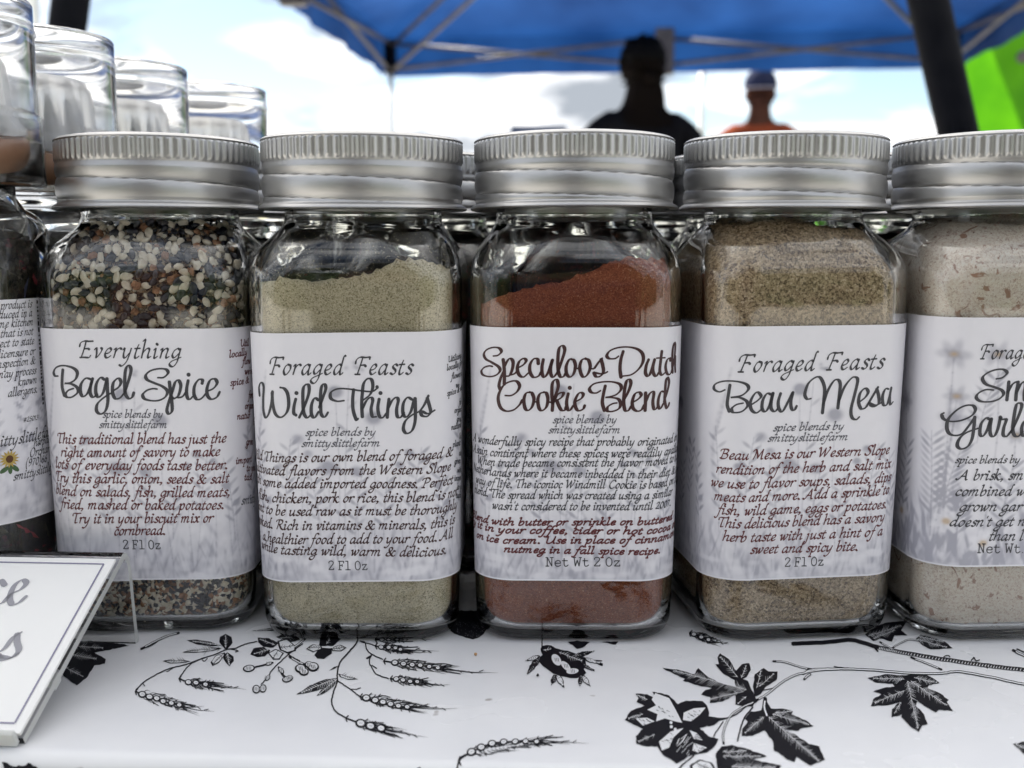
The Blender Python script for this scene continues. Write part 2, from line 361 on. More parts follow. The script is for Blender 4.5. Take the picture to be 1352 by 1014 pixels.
rr = n.new('ShaderNodeMapRange'); rr.inputs['To Min'].default_value = .32; rr.inputs['To Max'].default_value = .48
bp = n.new('ShaderNodeBump'); bp.inputs['Strength'].default_value = .06; bp.inputs['Distance'].default_value = .0002
l(co.outputs['Object'], mpn.inputs[0]); l(mpn.outputs[0], nn.inputs['Vector']); l(nn.outputs['Fac'], rr.inputs[0]); l(rr.outputs[0], b.inputs['Roughness'])
l(nn.outputs['Fac'], bp.inputs['Height']); l(bp.outputs[0], b.inputs['Normal'])
M['ink_grey'] = mat('dark_grey_ink', (.045, .045, .055), .5)
M['ink_black'] = mat('black_ink', (.022, .02, .026), .5)
M['ink_maroon'] = mat('maroon_ink', (.11, .018, .024), .5)
M['ink_brown'] = mat('dark_brown_ink', (.045, .014, .016), .5)
M['ink_mid'] = mat('mid_grey_ink', (.10, .10, .125), .5)
M['ink_pale'] = mat('pale_grey_ink', (.32, .32, .36), .5)
M['ink_frame'] = mat('violet_grey_ink', (.23, .22, .33), .5)
M['yellow'] = mat('sunflower_yellow', (.48, .34, .09), .6); M['flower_brown'] = mat('flower_brown', (.10, .04, .012), .7); M['leaf_green'] = mat('leaf_green', (.06, .12, .05), .7)
M['paper'] = mat('white_paper', (.88, .88, .88), .55)
noise_tint(M['paper'], (.88, .88, .88), (.92, .92, .92), 30, 3, .25, 40, dist=.002)
M['label'] = mat('printed_label_paper', (.8, .8, .82), .34, spec=.45)
t, n, l, b = nodes(M['label']); at = n.new('ShaderNodeVertexColor'); at.layer_name = 'print'; l(at.outputs['Color'], b.inputs['Base Color'])
co = n.new('ShaderNodeTexCoord'); nn = n.new('ShaderNodeTexNoise'); nn.inputs['Scale'].default_value = 160; bp = n.new('ShaderNodeBump'); bp.inputs['Strength'].default_value = .12; bp.inputs['Distance'].default_value = .0003
l(co.outputs['Object'], nn.inputs['Vector']); l(nn.outputs['Fac'], bp.inputs['Height']); l(bp.outputs[0], b.inputs['Normal'])
M['cloth'] = mat('white_vinyl_cloth', (.8, .81, .84), .22, spec=.5)
t, n, l, b = nodes(M['cloth'])
co = n.new('ShaderNodeTexCoord'); nn = n.new('ShaderNodeTexNoise'); nn.inputs['Scale'].default_value = 26; nn.inputs['Detail'].default_value = 4
r_ = n.new('ShaderNodeValToRGB'); r_.color_ramp.elements[0].position = .3; r_.color_ramp.elements[0].color = (.74, .75, .79, 1); r_.color_ramp.elements[1].position = .6; r_.color_ramp.elements[1].color = (.81, .82, .85, 1)
sm = n.new('ShaderNodeTexNoise'); sm.inputs['Scale'].default_value = 170; sm.inputs['Detail'].default_value = 2
sr = n.new('ShaderNodeValToRGB'); sr.color_ramp.elements[0].position = .74; sr.color_ramp.elements[1].position = .78
mm = n.new('ShaderNodeMix'); mm.data_type = 'RGBA'; mm.inputs[7].default_value = (.42, .40, .40, 1)
nb = n.new('ShaderNodeTexNoise'); nb.inputs['Scale'].default_value = 38; nb.inputs['Detail'].default_value = 3
bp = n.new('ShaderNodeBump'); bp.inputs['Strength'].default_value = .22; bp.inputs['Distance'].default_value = .0012
rg = n.new('ShaderNodeMapRange'); rg.inputs['To Min'].default_value = .16; rg.inputs['To Max'].default_value = .36
for x in (nn, sm, nb): l(co.outputs['Object'], x.inputs['Vector'])
l(nn.outputs['Fac'], r_.inputs['Fac']); l(sm.outputs['Fac'], sr.inputs['Fac']); l(sr.outputs[0], mm.inputs['Factor']); l(r_.outputs[0], mm.inputs[6]); l(mm.outputs[2], b.inputs['Base Color'])
l(nb.outputs['Fac'], bp.inputs['Height']); l(bp.outputs[0], b.inputs['Normal']); l(nn.outputs['Fac'], rg.inputs[0]); l(rg.outputs[0], b.inputs['Roughness'])
M['toile'] = mat('black_toile_ink', (.008, .008, .012), .45, spec=.15)
M['toile_white'] = mat('white_toile_ink', (.76, .77, .80), .28)
M['black_metal'] = noise_tint(mat('black_powder_coated_metal', (.008, .009, .012),   .6, spec=.05), (.003, .0035, .006), (.007, .0075, .010), 30, 3, .15, 300)
M['white_metal'] = noise_tint(mat('white_painted_steel', (.72, .74, .73), .4), (.66, .69, .68), (.76, .78, .77), 14, 3)
M['grey_metal'] = noise_tint(mat('grey_steel', (.2, .19, .19), .5, .3), (.07, .065, .068), (.12, .11, .11), 20, 3)
def fabric(name, col, col2, trans=.45, sc=3):
    m = noise_tint(mat(name, col, .8), col, col2, sc, 3, .3, 6, dist=.02)
    t, n, l, b = nodes(m); tr = n.new('ShaderNodeBsdfTranslucent'); ms = n.new('ShaderNodeMixShader'); ms.inputs[0].default_value = trans
    src = b.inputs['Base Color'].links[0].from_socket; l(src, tr.inputs['Color'])
    out = n['Material Output']; l(b.outputs[0], ms.inputs[1]); l(tr.outputs[0], ms.inputs[2]); l(ms.outputs[0], out.inputs['Surface']); return m
M['blue_fabric'] = fabric('blue_canopy_fabric', (.003, .024, .10), (.010, .052, .185), .42, 1.6)
M['lime_fabric'] = fabric('lime_green_fabric', (.045, .20, .002), (.085, .30, .003), .5)
M['stall_fabric'] = fabric('pale_stall_fabric', (.74, .75, .76), (.8, .8, .81), .5)

# ------------------------------------------------------------------ ground, table, cloth
GZ = -0.76
g = mat('pale_gravel_ground', (.1, .12, .05), .9); noise_tint(g, (.32, .31, .29), (.44, .425, .39), 3, 8, .5, 30, dist=.05)
tag(ob('ground', mesh('ground', [(-200, -200, GZ), (200, -200, GZ), (200, 300, GZ), (-200, 300, GZ)], [(0, 1, 2, 3)], g, False)), None, None, kind='structure')
wood = noise_tint(mat('table_plastic', (.55, .55, .53), .5), (.5, .5, .48), (.6, .6, .58), 12)
tb = thing('market_table', 'long folding market table hidden under the white floral tablecloth', 'table', (0, .5, GZ))
bm = bmesh.new(); box(bm, (-.95, -.30, .725), (.95, .30, .757), bev=.004); ob('tabletop', bm_mesh('tabletop', bm, wood), tb)
for sx in (-.8, .8):
    for sy in (-.24, .24):
        bm = bmesh.new(); tube(bm, (sx, sy, 0), (sx * .97, sy, .725), .014); ob('leg', bm_mesh('leg', bm, M['grey_metal'], True), tb)
FR = .003
def edge_y(x): return .1668 - FR - .055 * (max(-.35, min(.35, x)) + .085)
# cloth: one sheet, flat on the table, rolling over the front edge and hanging down
prof = [(0.70, 0)] + [(.70 - .02 * i, 0) for i in range(1, 24)]
V = []; F = []; nx = 240
xs_ = np.linspace(-.98, .98, nx)
rows = []
for j in range(26): rows.append(('top', .82 - (.82 - .0) * j / 26))
for x in xs_:
    pass
cols = []
ys = list(np.linspace(0, 1, 30)) 
for x in xs_:
    e = edge_y(x); line = []
    for q in ys: line.append((x, .82 + (e + FR - .82) * q, 0.0))
    for a in range(1, 9):
        th = a / 8 * R(86); line.append((x, e + FR - FR * math.sin(th), -FR + FR * math.cos(th)))
    for k in range(1, 24):
        d = k / 23; wv = .010 * d * math.sin(x * 31 + 1.3) + .006 * d * math.sin(x * 73)
        line.append((x, e - .0002 - .02 * d + wv, -FR - .36 * d))
    cols.append(line)
m_ = len(cols[0])
for c in cols: V += c
for i in range(nx - 1):
    for j in range(m_ - 1): F.append((i * m_ + j, i * m_ + j + 1, (i + 1) * m_ + j + 1, (i + 1) * m_ + j))
cloth = tag(ob('tablecloth', mesh('tablecloth', V, F, M['cloth'])), 'white vinyl tablecloth with black floral toile print under the jars', 'tablecloth')

# -- toile print
blk, wht, fin = Ink(), Ink(), Ink()
def PT(ox, oy, s, txt): return [(ox + float(p.split(',')[0]) / s, oy + float(p.split(',')[1]) / s) for p in txt.split()]
A_ = (160, 820, 5.633); B_ = (380, 820, 4.507); C_ = (820, 840, 5.2); D_ = (1060, 820, 4.63); E_ = (340, 740, 2.939); F_ = (0, 720, 3.45)
def stem(o, txt, wpx, inkk=None, taper=False, inner=False):
    P = cat(PT(*o, txt), 7); P = P + np.array([[rnd.uniform(-.35, .35), rnd.uniform(-.3, .3)] for _ in P])
    (inkk or blk).ribbon(P, wpx, wpx, None, taper=taper)
    if inner: wht.ribbon(P[2:-2] + np.array([0, .2]), wpx * .42, wpx * .42, None)
    return P
def shape(o, txt, ribs=(), jag=1.3, dens=1.0, light=False):
    dens *= .62
    P = PT(*o, txt); Q = []
    n_ = len(P)
    for i in range(n_):
        a = np.array(P[i]); b_ = np.array(P[(i + 1) % n_]); L_ = np.hypot(*(b_ - a)); k = max(1, int(L_ / 3.2))
        for q in range(k):
            p = a + (b_ - a) * q / k
            if q: p = p + np.array([rnd.uniform(-1, 1), rnd.uniform(-1, 1)]) * jag * .55
            Q.append(tuple(p))
    blk.poly(Q)
    if light:
        c = np.mean(P, 0); wht.poly([tuple(c + (np.array(p) - c) * .80) for p in P])
    tgt = fin if light else wht
    for rb in ribs:
        a, b_ = [np.array(v) for v in PT(*o, rb)]; d = b_ - a; L_ = np.hypot(*d); d = d / L_; nrm = np.array([-d[1], d[0]])
        tgt.ribbon(np.array([a, a + d * L_ * .5 + nrm * .3, b_]), .55, .5, None)
        k = int(L_ / 1.9 * dens)
        for q in range(k):
            f = (q + .5) / k; c0 = a + d * L_ * f
            for sgn in (-1, 1):
                if rnd.random() < .22: continue
                ln = (2.2 + 3.2 * math.sin(math.pi * min(1, f + .15))) * rnd.uniform(.5, 1.25) * (L_ / 34) ** .5
                st_ = c0 + nrm * sgn * .5; en = c0 + nrm * sgn * ln + d * ln * .75
                tgt.ribbon(np.array([st_, (st_ + en) / 2 + d * .3, en]), rnd.uniform(.4, .8), .35, None, taper=True)
def leaf(o, a, b_, w, light=False, veins=True):
    p, q_ = [np.array(v) for v in PT(*o, a + ' ' + b_)]; d = q_ - p; L_ = np.hypot(*d); d = d / L_; nr = np.array([-d[1], d[0]]); L1 = []; L2 = []
    for i in range(15):
        f = i / 14; h_ = w * math.sin(math.pi * f ** .8) * (1 - .25 * f) + rnd.uniform(-.15, .15) * w * (0 < i < 14); c = p + d * L_ * f; L1.append(tuple(c + nr * h_)); L2.append(tuple(c - nr * h_ * rnd.uniform(.75, 1.0)))
    pts = L1 + L2[::-1][1:-1]; blk.poly(pts)
    if light: c = (p + q_) / 2; wht.poly([tuple(c + (np.array(x) - c) * .74) for x in pts])
    if veins:
        for k in range(max(3, int(L_ / 2.6))):
            f = (k + .6) / max(3, int(L_ / 2.6)); c = p + d * L_ * f
            for sg_ in (-1, 1):
                if rnd.random() < .3: continue
                (fin if light else wht).ribbon(np.array([c + nr * sg_ * .3, c + nr * sg_ * w * .62 * math.sin(math.pi * min(.95, f ** .8 + .05)) + d * 1.6]), .55, .4, None, taper=True)
def wheat(o, a, b_, grains, gr=4.2, seed=1, spread=1.0):
    q = random.Random(seed); a, b_ = [np.array(v) for v in PT(*o, a + ' ' + b_)]; d = b_ - a; L_ = np.hypot(*d); d /= L_; nr = np.array([-d[1], d[0]])
    gs = [np.array(v) for v in PT(*o, grains)]; last = gs[-1]
    blk.ribbon(cat([a] + gs + [gs[-1] + d * 8], 4), 2.0, 2, None)
    for i, c in enumerate(gs):
        r = gr * (1 - .055 * i)
        ang = math.atan2(d[1], d[0]) + q.uniform(-.25, .1)
        blk.dot(c, r * 1.32, 14, r * 1.08, ang); wht.dot(c, r * .86, 14, r * .66, ang)
        fin.ribbon(np.array([c + nr * r * .1 - d * r * .3, c + d * r * .5]), .3, .3, None, cap=False)
    n_ = int(15 * spread)
    for i in range(n_):                      # husks and awns
        f = i / n_; c = gs[0] + (last - gs[0]) * min(1, f * 1.15)
        if i > n_ * .8: c = last + d * (i - n_ * .8) * 1.2
        for sgn in (-1, 1):
            ln = q.uniform(8, 17) * (1 + .9 * f) * min(1.25, L_ / 100); lat = q.uniform(3.5, 7.5) * (1 - .3 * f) * min(1, gr / 4)
            p0 = c + nr * sgn * 1.2; p1 = c + nr * sgn * lat * .8 + d * ln * .3; p2 = c + nr * sgn * lat + d * ln * .65 + nr * q.uniform(-.8, .8); p3 = p2 + d * ln * .4 + nr * sgn * q.uniform(-1.6, 1.6)
            blk.ribbon(cat([p0, p1, p2, p3], 3), q.uniform(.7, 1.15), 1, None, taper=q.random() < .6)
            if q.random() < .5: blk.ribbon(np.array([p1, p1 + nr * sgn * q.uniform(1.5, 3.2) + d * 2.6]), 1.1, 1.1, None)
    for k in range(4):
        p = last + d * 6 + nr * q.uniform(-2, 2); e = b_ - d * L_ * .14 * k + nr * q.uniform(-3.5, 3.5) * (k > 0)
        blk.ribbon(cat([p, (p + e) / 2 + nr * q.uniform(-1.8, 1.8), e], 5), 1.25, 1.2, None, taper=True)
        mid = (p + e * 2) / 3; blk.ribbon(np.array([mid, mid + d * 5 + nr * q.choice((-2.4, 2.4))]), .9, .9, None)
    for k in range(3): blk.ribbon(np.array([a, a - d * 1 + nr * (k - 1) * 4.0 + d * 3.5]), 1.6, 1.6, None)
# left sprays
stem(A_, "1010,155 920,175 850,205 780,215 700,250 600,280 500,320 380,350 280,390 180,450 110,515", 1.5)
stem(A_, "620,275 520,320 460,385 435,425", 1.4); stem(A_, "600,290 620,300 640,280", 1.1); stem(A_, "340,380 350,375 385,352", 1.1); stem(A_, "160,460 175,485", 1.3)
wheat(A_, "105,525", "695,675", "157,548 211,567 264,578 312,600 373,614 432,628", 4.4, 3)
wheat(A_, "430,430", "930,512", "500,458 556,462 627,475", 3.8, 5, .9)
shape(A_, "490,145 560,140 660,155 745,185 660,190 560,175", ["730,184 530,155"], .5)
shape(A_, "455,235 540,215 650,195 750,205 680,225 560,238", ["740,208 490,230"], .5, 1, True)
shape(A_, "770,210 730,160 735,120 775,98 820,120 828,165 790,210", ["778,200 775,110"], .5)
shape(A_, "770,235 700,260 665,310 680,338 730,310 775,250", ["765,245 685,325"], .4, 1, True)
shape(A_, "790,235 835,265 838,300 805,338 770,300 755,265", ["790,245 805,330"], .5)
shape(A_, "310,300 370,285 450,292 520,303 440,315 360,318", ["500,303 330,301"], .4, 1, True)
stem(A_, "800,210 850,218 870,225 850,232", 1.3)
shape(A_, "1015,125 1100,130 1170,165 1130,200 1060,195 1020,160", ["1140,180 1030,140"], .8)
shape(A_, "960,250 985,205 1060,195 1110,220 1070,265 1010,270", ["1100,215 985,250"], .8)
shape(A_, "1160,150 1230,130 1300,190 1300,225 1240,245 1180,220", ["1180,200 1280,190"], .8, 1, True)
shape(A_, "1090,240 1150,210 1210,240 1180,290 1130,290", ["1170,220 1130,285"], .8, 1, True)
shape(A_, "1150,120 1230,90 1300,95 1330,140 1260,160 1200,140", ["1180,130 1310,120"], .8)
for c, rx, ry, an in (((950, 355), 46, 27, -.15), ((1005, 510), 30, 33, 0), ((1055, 505), 26, 32, .3), ((1100, 320), 26, 13, -.4), ((1090, 425), 26, 15, -1.0), ((1235, 435), 40, 24, -.2), ((1190, 370), 30, 16, .9)):
    p = PT(*A_, "%f,%f" % c)[0]; blk.dot(p, rx / 5.633, 16, ry / 5.633, an); wht.dot(p, rx / 5.633 * .76, 16, ry / 5.633 * .7, an)
    for k in range(4): fin.ribbon(np.array([(p[0] - 3 + k * 1.8, p[1] - 2), (p[0] - 4 + k * 2.2, p[1] + 2.6)]), .5, .5, None)
stem(A_, "1000,345 1060,330 1130,312", 2.2); stem(A_, "1040,475 1090,420 1120,370 1190,300 1250,245 1350,170", 1.5)
stem(A_, "1240,250 1290,280 1330,300", 1.6); stem(A_, "1170,345 1200,400 1220,420", 3.0)
shape(A_, "965,76 1060,60 1180,46 1260,60 1190,75 1080,75", ["1180,62 1000,73"], .3)
stem(A_, "150,212 260,150 360,108 430,90", 3.0, inner=True); stem(A_, "180,200 240,175 300,125", 1.6)
shape(F_, "330,440 420,430 590,458 480,480 430,490 482,520 478,540 430,548 400,600 350,640 310,610 250,560 260,480", ["340,460 470,470", "330,500 440,520", "300,560 380,600"], 1.4, 1.2)
shape(F_, "0,955 60,966 130,960 205,992 212,1030 120,1080 0,1060", ["10,980 180,1010", "0,1030 120,1050"], 1.2)
# middle spray
stem(B_, "415,10 414,70 412,125 360,190 310,250 293,320 295,360 270,430 262,490 285,540 345,578", 1.9)
shape(B_, "245,298 275,275 302,268 280,285", [], .2)
shape(B_, "50,440 130,385 220,350 295,340 270,370 180,415 90,435", ["285,348 80,430"], .5)
shape(B_, "170,450 210,395 295,350 270,395 220,430", ["290,352 185,440"], .4)
shape(B_, "300,315 350,330 420,348 360,352 310,335", ["305,320 400,346"], .3, 1, True)
stem(B_, "298,358 360,400 430,452", 1.6); stem(B_, "370,408 405,408 432,400", 1.2)
wheat(B_, "430,452", "1010,522", "467,460 520,474 566,485 612,497 658,508 710,514", 4.6, 11)
wheat(B_, "345,580", "835,695", "434,611 492,628 555,641", 5.6, 12, 1.0)
stem(B_, "430,122 460,130 470,170 500,200 565,230", 1.5); stem(B_, "500,200 485,240 500,280 530,320 600,345", 1.5); stem(B_, "470,225 495,212", 2.4); stem(B_, "500,265 530,285", 1.4)
stem(B_, "440,128 480,135 530,152", 1.4)
wheat(B_, "570,240", "1250,310", "637,250 688,257 740,263 788,266 842,274 893,281", 4.0, 13, 1.2)
wheat(B_, "610,345", "965,380", "645,348 685,354 728,362 770,364", 3.5, 14, .9)
wheat(B_, "520,150", "900,182", "555,158 600,160 640,163 670,172", 3.2, 15, .8)
wheat(B_, "520,115", "860,112", "560,112 600,110 650,110", 3.0, 16, .6)
shape(B_, "108,168 150,140 200,148 205,170 150,188", ["195,160 125,165"], .5, 1, True)
shape(B_, "158,205 190,160 260,165 262,195 215,228 175,225", [], .5)
shape(B_, "255,165 310,143 350,160 318,182 265,180", ["265,170 340,160"], .5, 1, True)
shape(B_, "185,150 200,70 330,40 330,100 270,150", ["230,140 280,60"], .8)
for c, rx in (((75, 285), 34), ((95, 305), 30), ((150, 275), 36), ((125, 262), 26), ((12, 340), 20)):
    p = PT(*B_, "%f,%f" % c)[0]; blk.dot(p, rx / 4.507, 14, rx * .8 / 4.507); wht.dot((p[0] + .3, p[1] - .4), rx / 4.507 * .72, 14, rx * .55 / 4.507)
    for k in range(3): fin.ribbon(np.array([(p[0] - 2 + k * 2, p[1] - 2), (p[0] - 1 + k * 2, p[1] + 3)]), .6, .5, None)
stem(B_, "0,170 50,150 110,100", 3, inner=True); stem(B_, "10,215 60,245 100,260", 3, inner=True)
shape(B_, "968,60 970,0 1000,-60 1180,-60 1196,0 1190,45 1165,80 1130,103 1100,112 1060,102 1020,88 990,78", [], 1.5)
for k in range(70):
    p = PT(*B_, "%f,%f" % (rnd.uniform(1000, 1170), rnd.uniform(10, 98)))[0]; wht.dot(p, .32, 5)
wheat(E_, "780,775", "1285,712", "830,745 868,727 910,712 955,706 1000,705 1040,704 1083,705", 5.0, 21, 1.3)
stem(E_, "760,815 775,790 790,765 825,748", 1.9); shape(E_, "618,790 630,787 655,815 625,815", [], .6)
shape(E_, "1098,345 1104,334 1120,330 1140,332 1156,342 1178,348 1205,352 1232,362 1256,372 1272,388 1275,405 1266,424 1276,438 1262,450 1240,458 1214,458 1190,452 1168,448 1146,440 1128,426 1108,412 1094,396 1090,382 1106,368 1100,356", ["1110,350 1140,345", "1170,358 1260,392"], .5)
for c, rx, ry, an in (((1160, 388), 16, 25, -.6), ((1222, 432), 24, 11, -.1), ((1196, 412), 24, 12, .8)):
    p = PT(*E_, "%f,%f" % c)[0]; wht.dot(p, rx / 2.939, 14, ry / 2.939, an)
    for k in range(3): fin.ribbon(np.array([(p[0] - 2 + k * 2, p[1] - 2), (p[0] - 1.4 + k * 2.2, p[1] + 2.4)]), .5, .5, None)
leaf(E_, "1095,378", "1044,446", 5); leaf(E_, "1098,372", "1040,392", 3.2, True); leaf(E_, "1160,440", "1138,490", 4); leaf(E_, "1160,440", "1190,496", 5, True); leaf(E_, "1256,445", "1250,494", 3.6); leaf(E_, "1258,445", "1292,492", 4, True); leaf(E_, "1230,372", "1310,352", 4)
leaf(E_, "1262,380", "1340,404", 3, True); leaf(E_, "1262,405", "1308,432", 2.5); stem(E_, "1240,372 1290,388 1338,408", 2.2); stem(E_, "1290,388 1335,392", 1.3); stem(E_, "1265,415 1305,428", 2.4); stem(E_, "1105,340 1104,318 1110,260", 1.4)
# right branch group
stem(C_, "925,445 1000,402 1100,322 1200,270 1352,238 1560,225", 3.0, inner=True)
stem(D_, "0,325 60,300 200,295 400,300 650,320 850,322 950,312 1150,345 1352,388 1700,440", 3.4, inner=True)
stem(D_, "660,225 760,262 850,300", 2.6, inner=True)
P = stem(D_, "-60,140 140,132 300,118 450,160 600,192 850,235 1100,270 1352,300 1700,330", 5.2)
for i in range(22, len(P) - 2, 1):
    c = P[i]; 
    for q in range(2):
        f = (c + (P[i + 1] - c) * q / 2); wht.ribbon(np.array([f + (-.6, 1.7), f + (.9, -1.2)]), 1.5, 1.3, None, taper=True)
stem(D_, "30,130 100,128 160,122 250,112", 1.6); stem(D_, "860,222 885,212 900,222", 1.3); stem(D_, "1030,245 1045,225 1058,245 1080,240", 1.5); stem(D_, "440,165 460,188", 2.2); stem(D_, "1115,270 1130,290", 1.6); stem(D_, "190,280 220,285 290,295", 1.3)
stem(C_, "1045,175 1120,180 1200,205 1310,232", 2.6, inner=True); stem(C_, "1300,265 1280,275 1258,300", 3.2, inner=True)
stem(C_, "930,450 850,482 760,542 715,620 700,680 705,742", 2.8, inner=True); stem(C_, "905,490 850,560 820,640 798,725", 1.9)
stem(C_, "880,470 780,545 700,568 600,556", 1.5); stem(C_, "700,590 660,650 636,690", 1.5); stem(C_, "720,570 600,600", 1.2); stem(C_, "500,822 440,870 400,905", 1.8); stem(C_, "970,375 1040,362", 1.2)
stem(C_, "990,430 985,500 1010,570", 5.0, inner=True)
shape(C_, "285,220 400,235 500,265 530,222 600,285 700,330 870,370 885,400 770,412 700,450 610,462 612,420 550,405 580,372 625,360 540,345 425,308 440,295 350,255", ["860,372 360,240", "840,385 600,440"], 1.0, 1.2)
shape(C_, "680,120 740,160 790,240 830,290 790,310 700,260 648,195 672,195 662,150", ["800,285 680,145"], .9)
shape(C_, "790,240 830,195 880,188 890,235 860,285 820,305", ["825,290 860,205"], .9)
shape(C_, "780,280 870,310 930,440 905,488 830,482 785,472 785,410", ["860,420 800,470"], .8)
shape(C_, "905,350 918,265 980,222 1012,245 1075,245 1070,300 1000,345 960,400 915,420", ["930,360 960,240", "950,350 1050,260"], .9)
shape(C_, "25,578 70,515 120,495 160,480 105,455 120,430 98,398 180,402 240,430 215,385 330,410 390,470 450,445 560,450 590,480 605,530 600,560 690,568 640,612 540,632 600,690 668,708 640,762 590,802 480,822 380,878 345,850 290,820 250,760 170,758 105,742 100,690 150,640 70,600", ["180,440 110,410", "150,540 50,570", "230,680 120,730"], 1.3, 1.3)
for pg in ("235,395 330,430 380,520 420,600 370,590 300,570 240,590 250,540 180,510 240,480 210,440", "425,580 430,530 500,500 580,495 540,545 480,590", "430,635 340,660 260,730 280,790 330,770 360,700", "470,650 520,670 560,720 500,710", "100,570 180,565 230,590 150,620", "500,740 590,770 530,805 490,790"):
    wht.poly(PT(*C_, pg)); q = np.array(PT(*C_, pg)); c = q.mean(0)
    for k in range(9):
        p = c + (q[rnd.randrange(len(q))] - c) * rnd.uniform(.1, .8); e = p + np.array([rnd.uniform(2, 6), rnd.uniform(1, 4)]); fin.ribbon(np.array([p, (p + e) / 2 + .3, e]), .7, .6, None, taper=True)
for c in ((343, 598), (345, 627), (372, 645)): wht.dot(PT(*C_, "%f,%f" % c)[0], 2.1, 10)
for k in range(16):
    a = PT(*C_, "%f,%f" % (rnd.uniform(380, 470), rnd.uniform(700, 860)))[0]; wht.ribbon(np.array([a, (a[0] + rnd.uniform(2, 9), a[1] - rnd.uniform(4, 9))]), .6, .5, None)
shape(C_, "990,440 1030,500 1100,500 1180,520 1170,540 1270,580 1322,620 1230,640 1220,652 1110,648 1200,680 1290,745 1360,760 1400,850 1300,892 1205,830 1190,868 1140,850 1080,800 1050,790 1040,720 985,650 900,688 830,690 832,640 870,590 850,570 890,520 962,512", ["1015,560 1360,860", "1040,540 1290,610", "980,560 850,670", "1060,530 1170,520"], 1.2, 1.3)
shape(C_, "650,812 690,760 760,750 840,770 1000,825 900,850 1100,890 1060,960 700,960 660,905", ["700,830 960,828", "760,900 1060,905", "700,800 860,790"], 1.2, 1.3)
shape(C_, "470,890 540,850 620,870 690,960 500,960", ["520,880 640,920"], 1.2, 1.2, True)
shape(D_, "395,350 500,328 620,335 740,320 800,355 835,380 770,395 762,412 830,440 892,485 880,497 918,552 832,545 812,562 740,520 700,492 690,522 740,572 762,632 730,640 710,682 650,640 602,590 605,572 543,592 545,542 590,500 520,517 415,522 430,480 480,450 432,432 500,410 560,405 550,385 455,380", ["640,370 705,660", "660,370 880,520", "620,430 440,505", "620,360 430,355", "680,350 820,380", "600,500 560,570"], 1.0, 1.4)
shape(D_, "380,85 430,40 520,10 640,0 600,60 640,90 560,90 545,128 480,110 430,125", ["400,95 600,30", "430,110 560,60"], 1.0, 1.4)
shape(D_, "690,110 720,85 800,105 870,130 915,168 850,172 780,175 730,150", ["700,115 880,165", "700,95 860,130"], .7, 1.3)
stem(D_, "545,170 600,135 660,115 720,125", 2.2, inner=True); stem(D_, "470,130 520,160 560,180", 2.2, inner=True)
shape(D_, "1285,752 1360,740 1440,790 1500,860 1380,840", ["1300,755 1450,830"], .8, 1.3)
stem(D_, "1285,180 1352,215 1420,240", 3.2, inner=True); stem(D_, "1310,172 1380,205", 1.6)
wheat((820, 840, 5.2), "470,-20", "740,58", "500,-10 550,10 600,28", 3.2, 31, .9)
shape(E_, "1205,318 1240,312 1290,318 1270,335 1240,345", [], 1.2); shape(E_, "1330,318 1400,316 1390,328", [], 1)
def tmap(zoff):
    def f(V):
        d = np.stack([(V[:, 0] - 676) / FPX, cp + (507 - V[:, 1]) / FPX * sp, -sp + (507 - V[:, 1]) / FPX * cp], 1)
        t_ = -CAMZ / d[:, 2]; X = d[:, 0] * t_; Y = d[:, 1] * t_; Z = zoff + V[:, 2] * .00003; zo3 = Z.copy()
        for i in range(len(X)):          # follow the cloth over its front edge
            e = edge_y(X[i]) + FR
            if Y[i] < e:
                th = min((e - Y[i]) / FR, R(86)); over = max(0, (e - Y[i]) - FR * R(86)); dd = (over) / .36
                Y[i] = e - (FR + zo3[i]) * math.sin(th) - .02 * dd - (.0012 if over > 0 else 0) + dd * (.010 * math.sin(X[i] * 31 + 1.3) + .006 * math.sin(X[i] * 73)); Z[i] = -FR + (FR + zo3[i]) * math.cos(th) - over
        return np.stack([X, Y, Z], 1)
    return f
blk.build('floral_print', tmap(.00008), M['toile'], cloth, 975)
wht.build('print_highlight', tmap(.00013), M['toile_white'], cloth, 975)['kind'] = 'stuff'
fin.build('print_hatching', tmap(.00018), M['toile'], cloth, 975)['kind'] = 'stuff'
# crumbs on the cloth
crm = mat('tan_crumb', (.45, .26, .12), .8)
for i, (px, py, c, lb) in enumerate(((628, 866, crm, 'tiny tan crumb on the tablecloth in front of the second jar gap'), (710, 894, M['toile'], 'tiny black speck on the tablecloth left of the printed bud'))):
    bm = bmesh.new(); bmesh.ops.create_icosphere(bm, subdivisions=1, radius=.00035)
    for v in bm.verts: v.co *= rnd.uniform(.7, 1.2)
    x, y = on_table(px, py); tag(ob('spice_crumb', bm_mesh('spice_crumb', bm, c), None, (x, y, .0004)), lb, 'crumb')

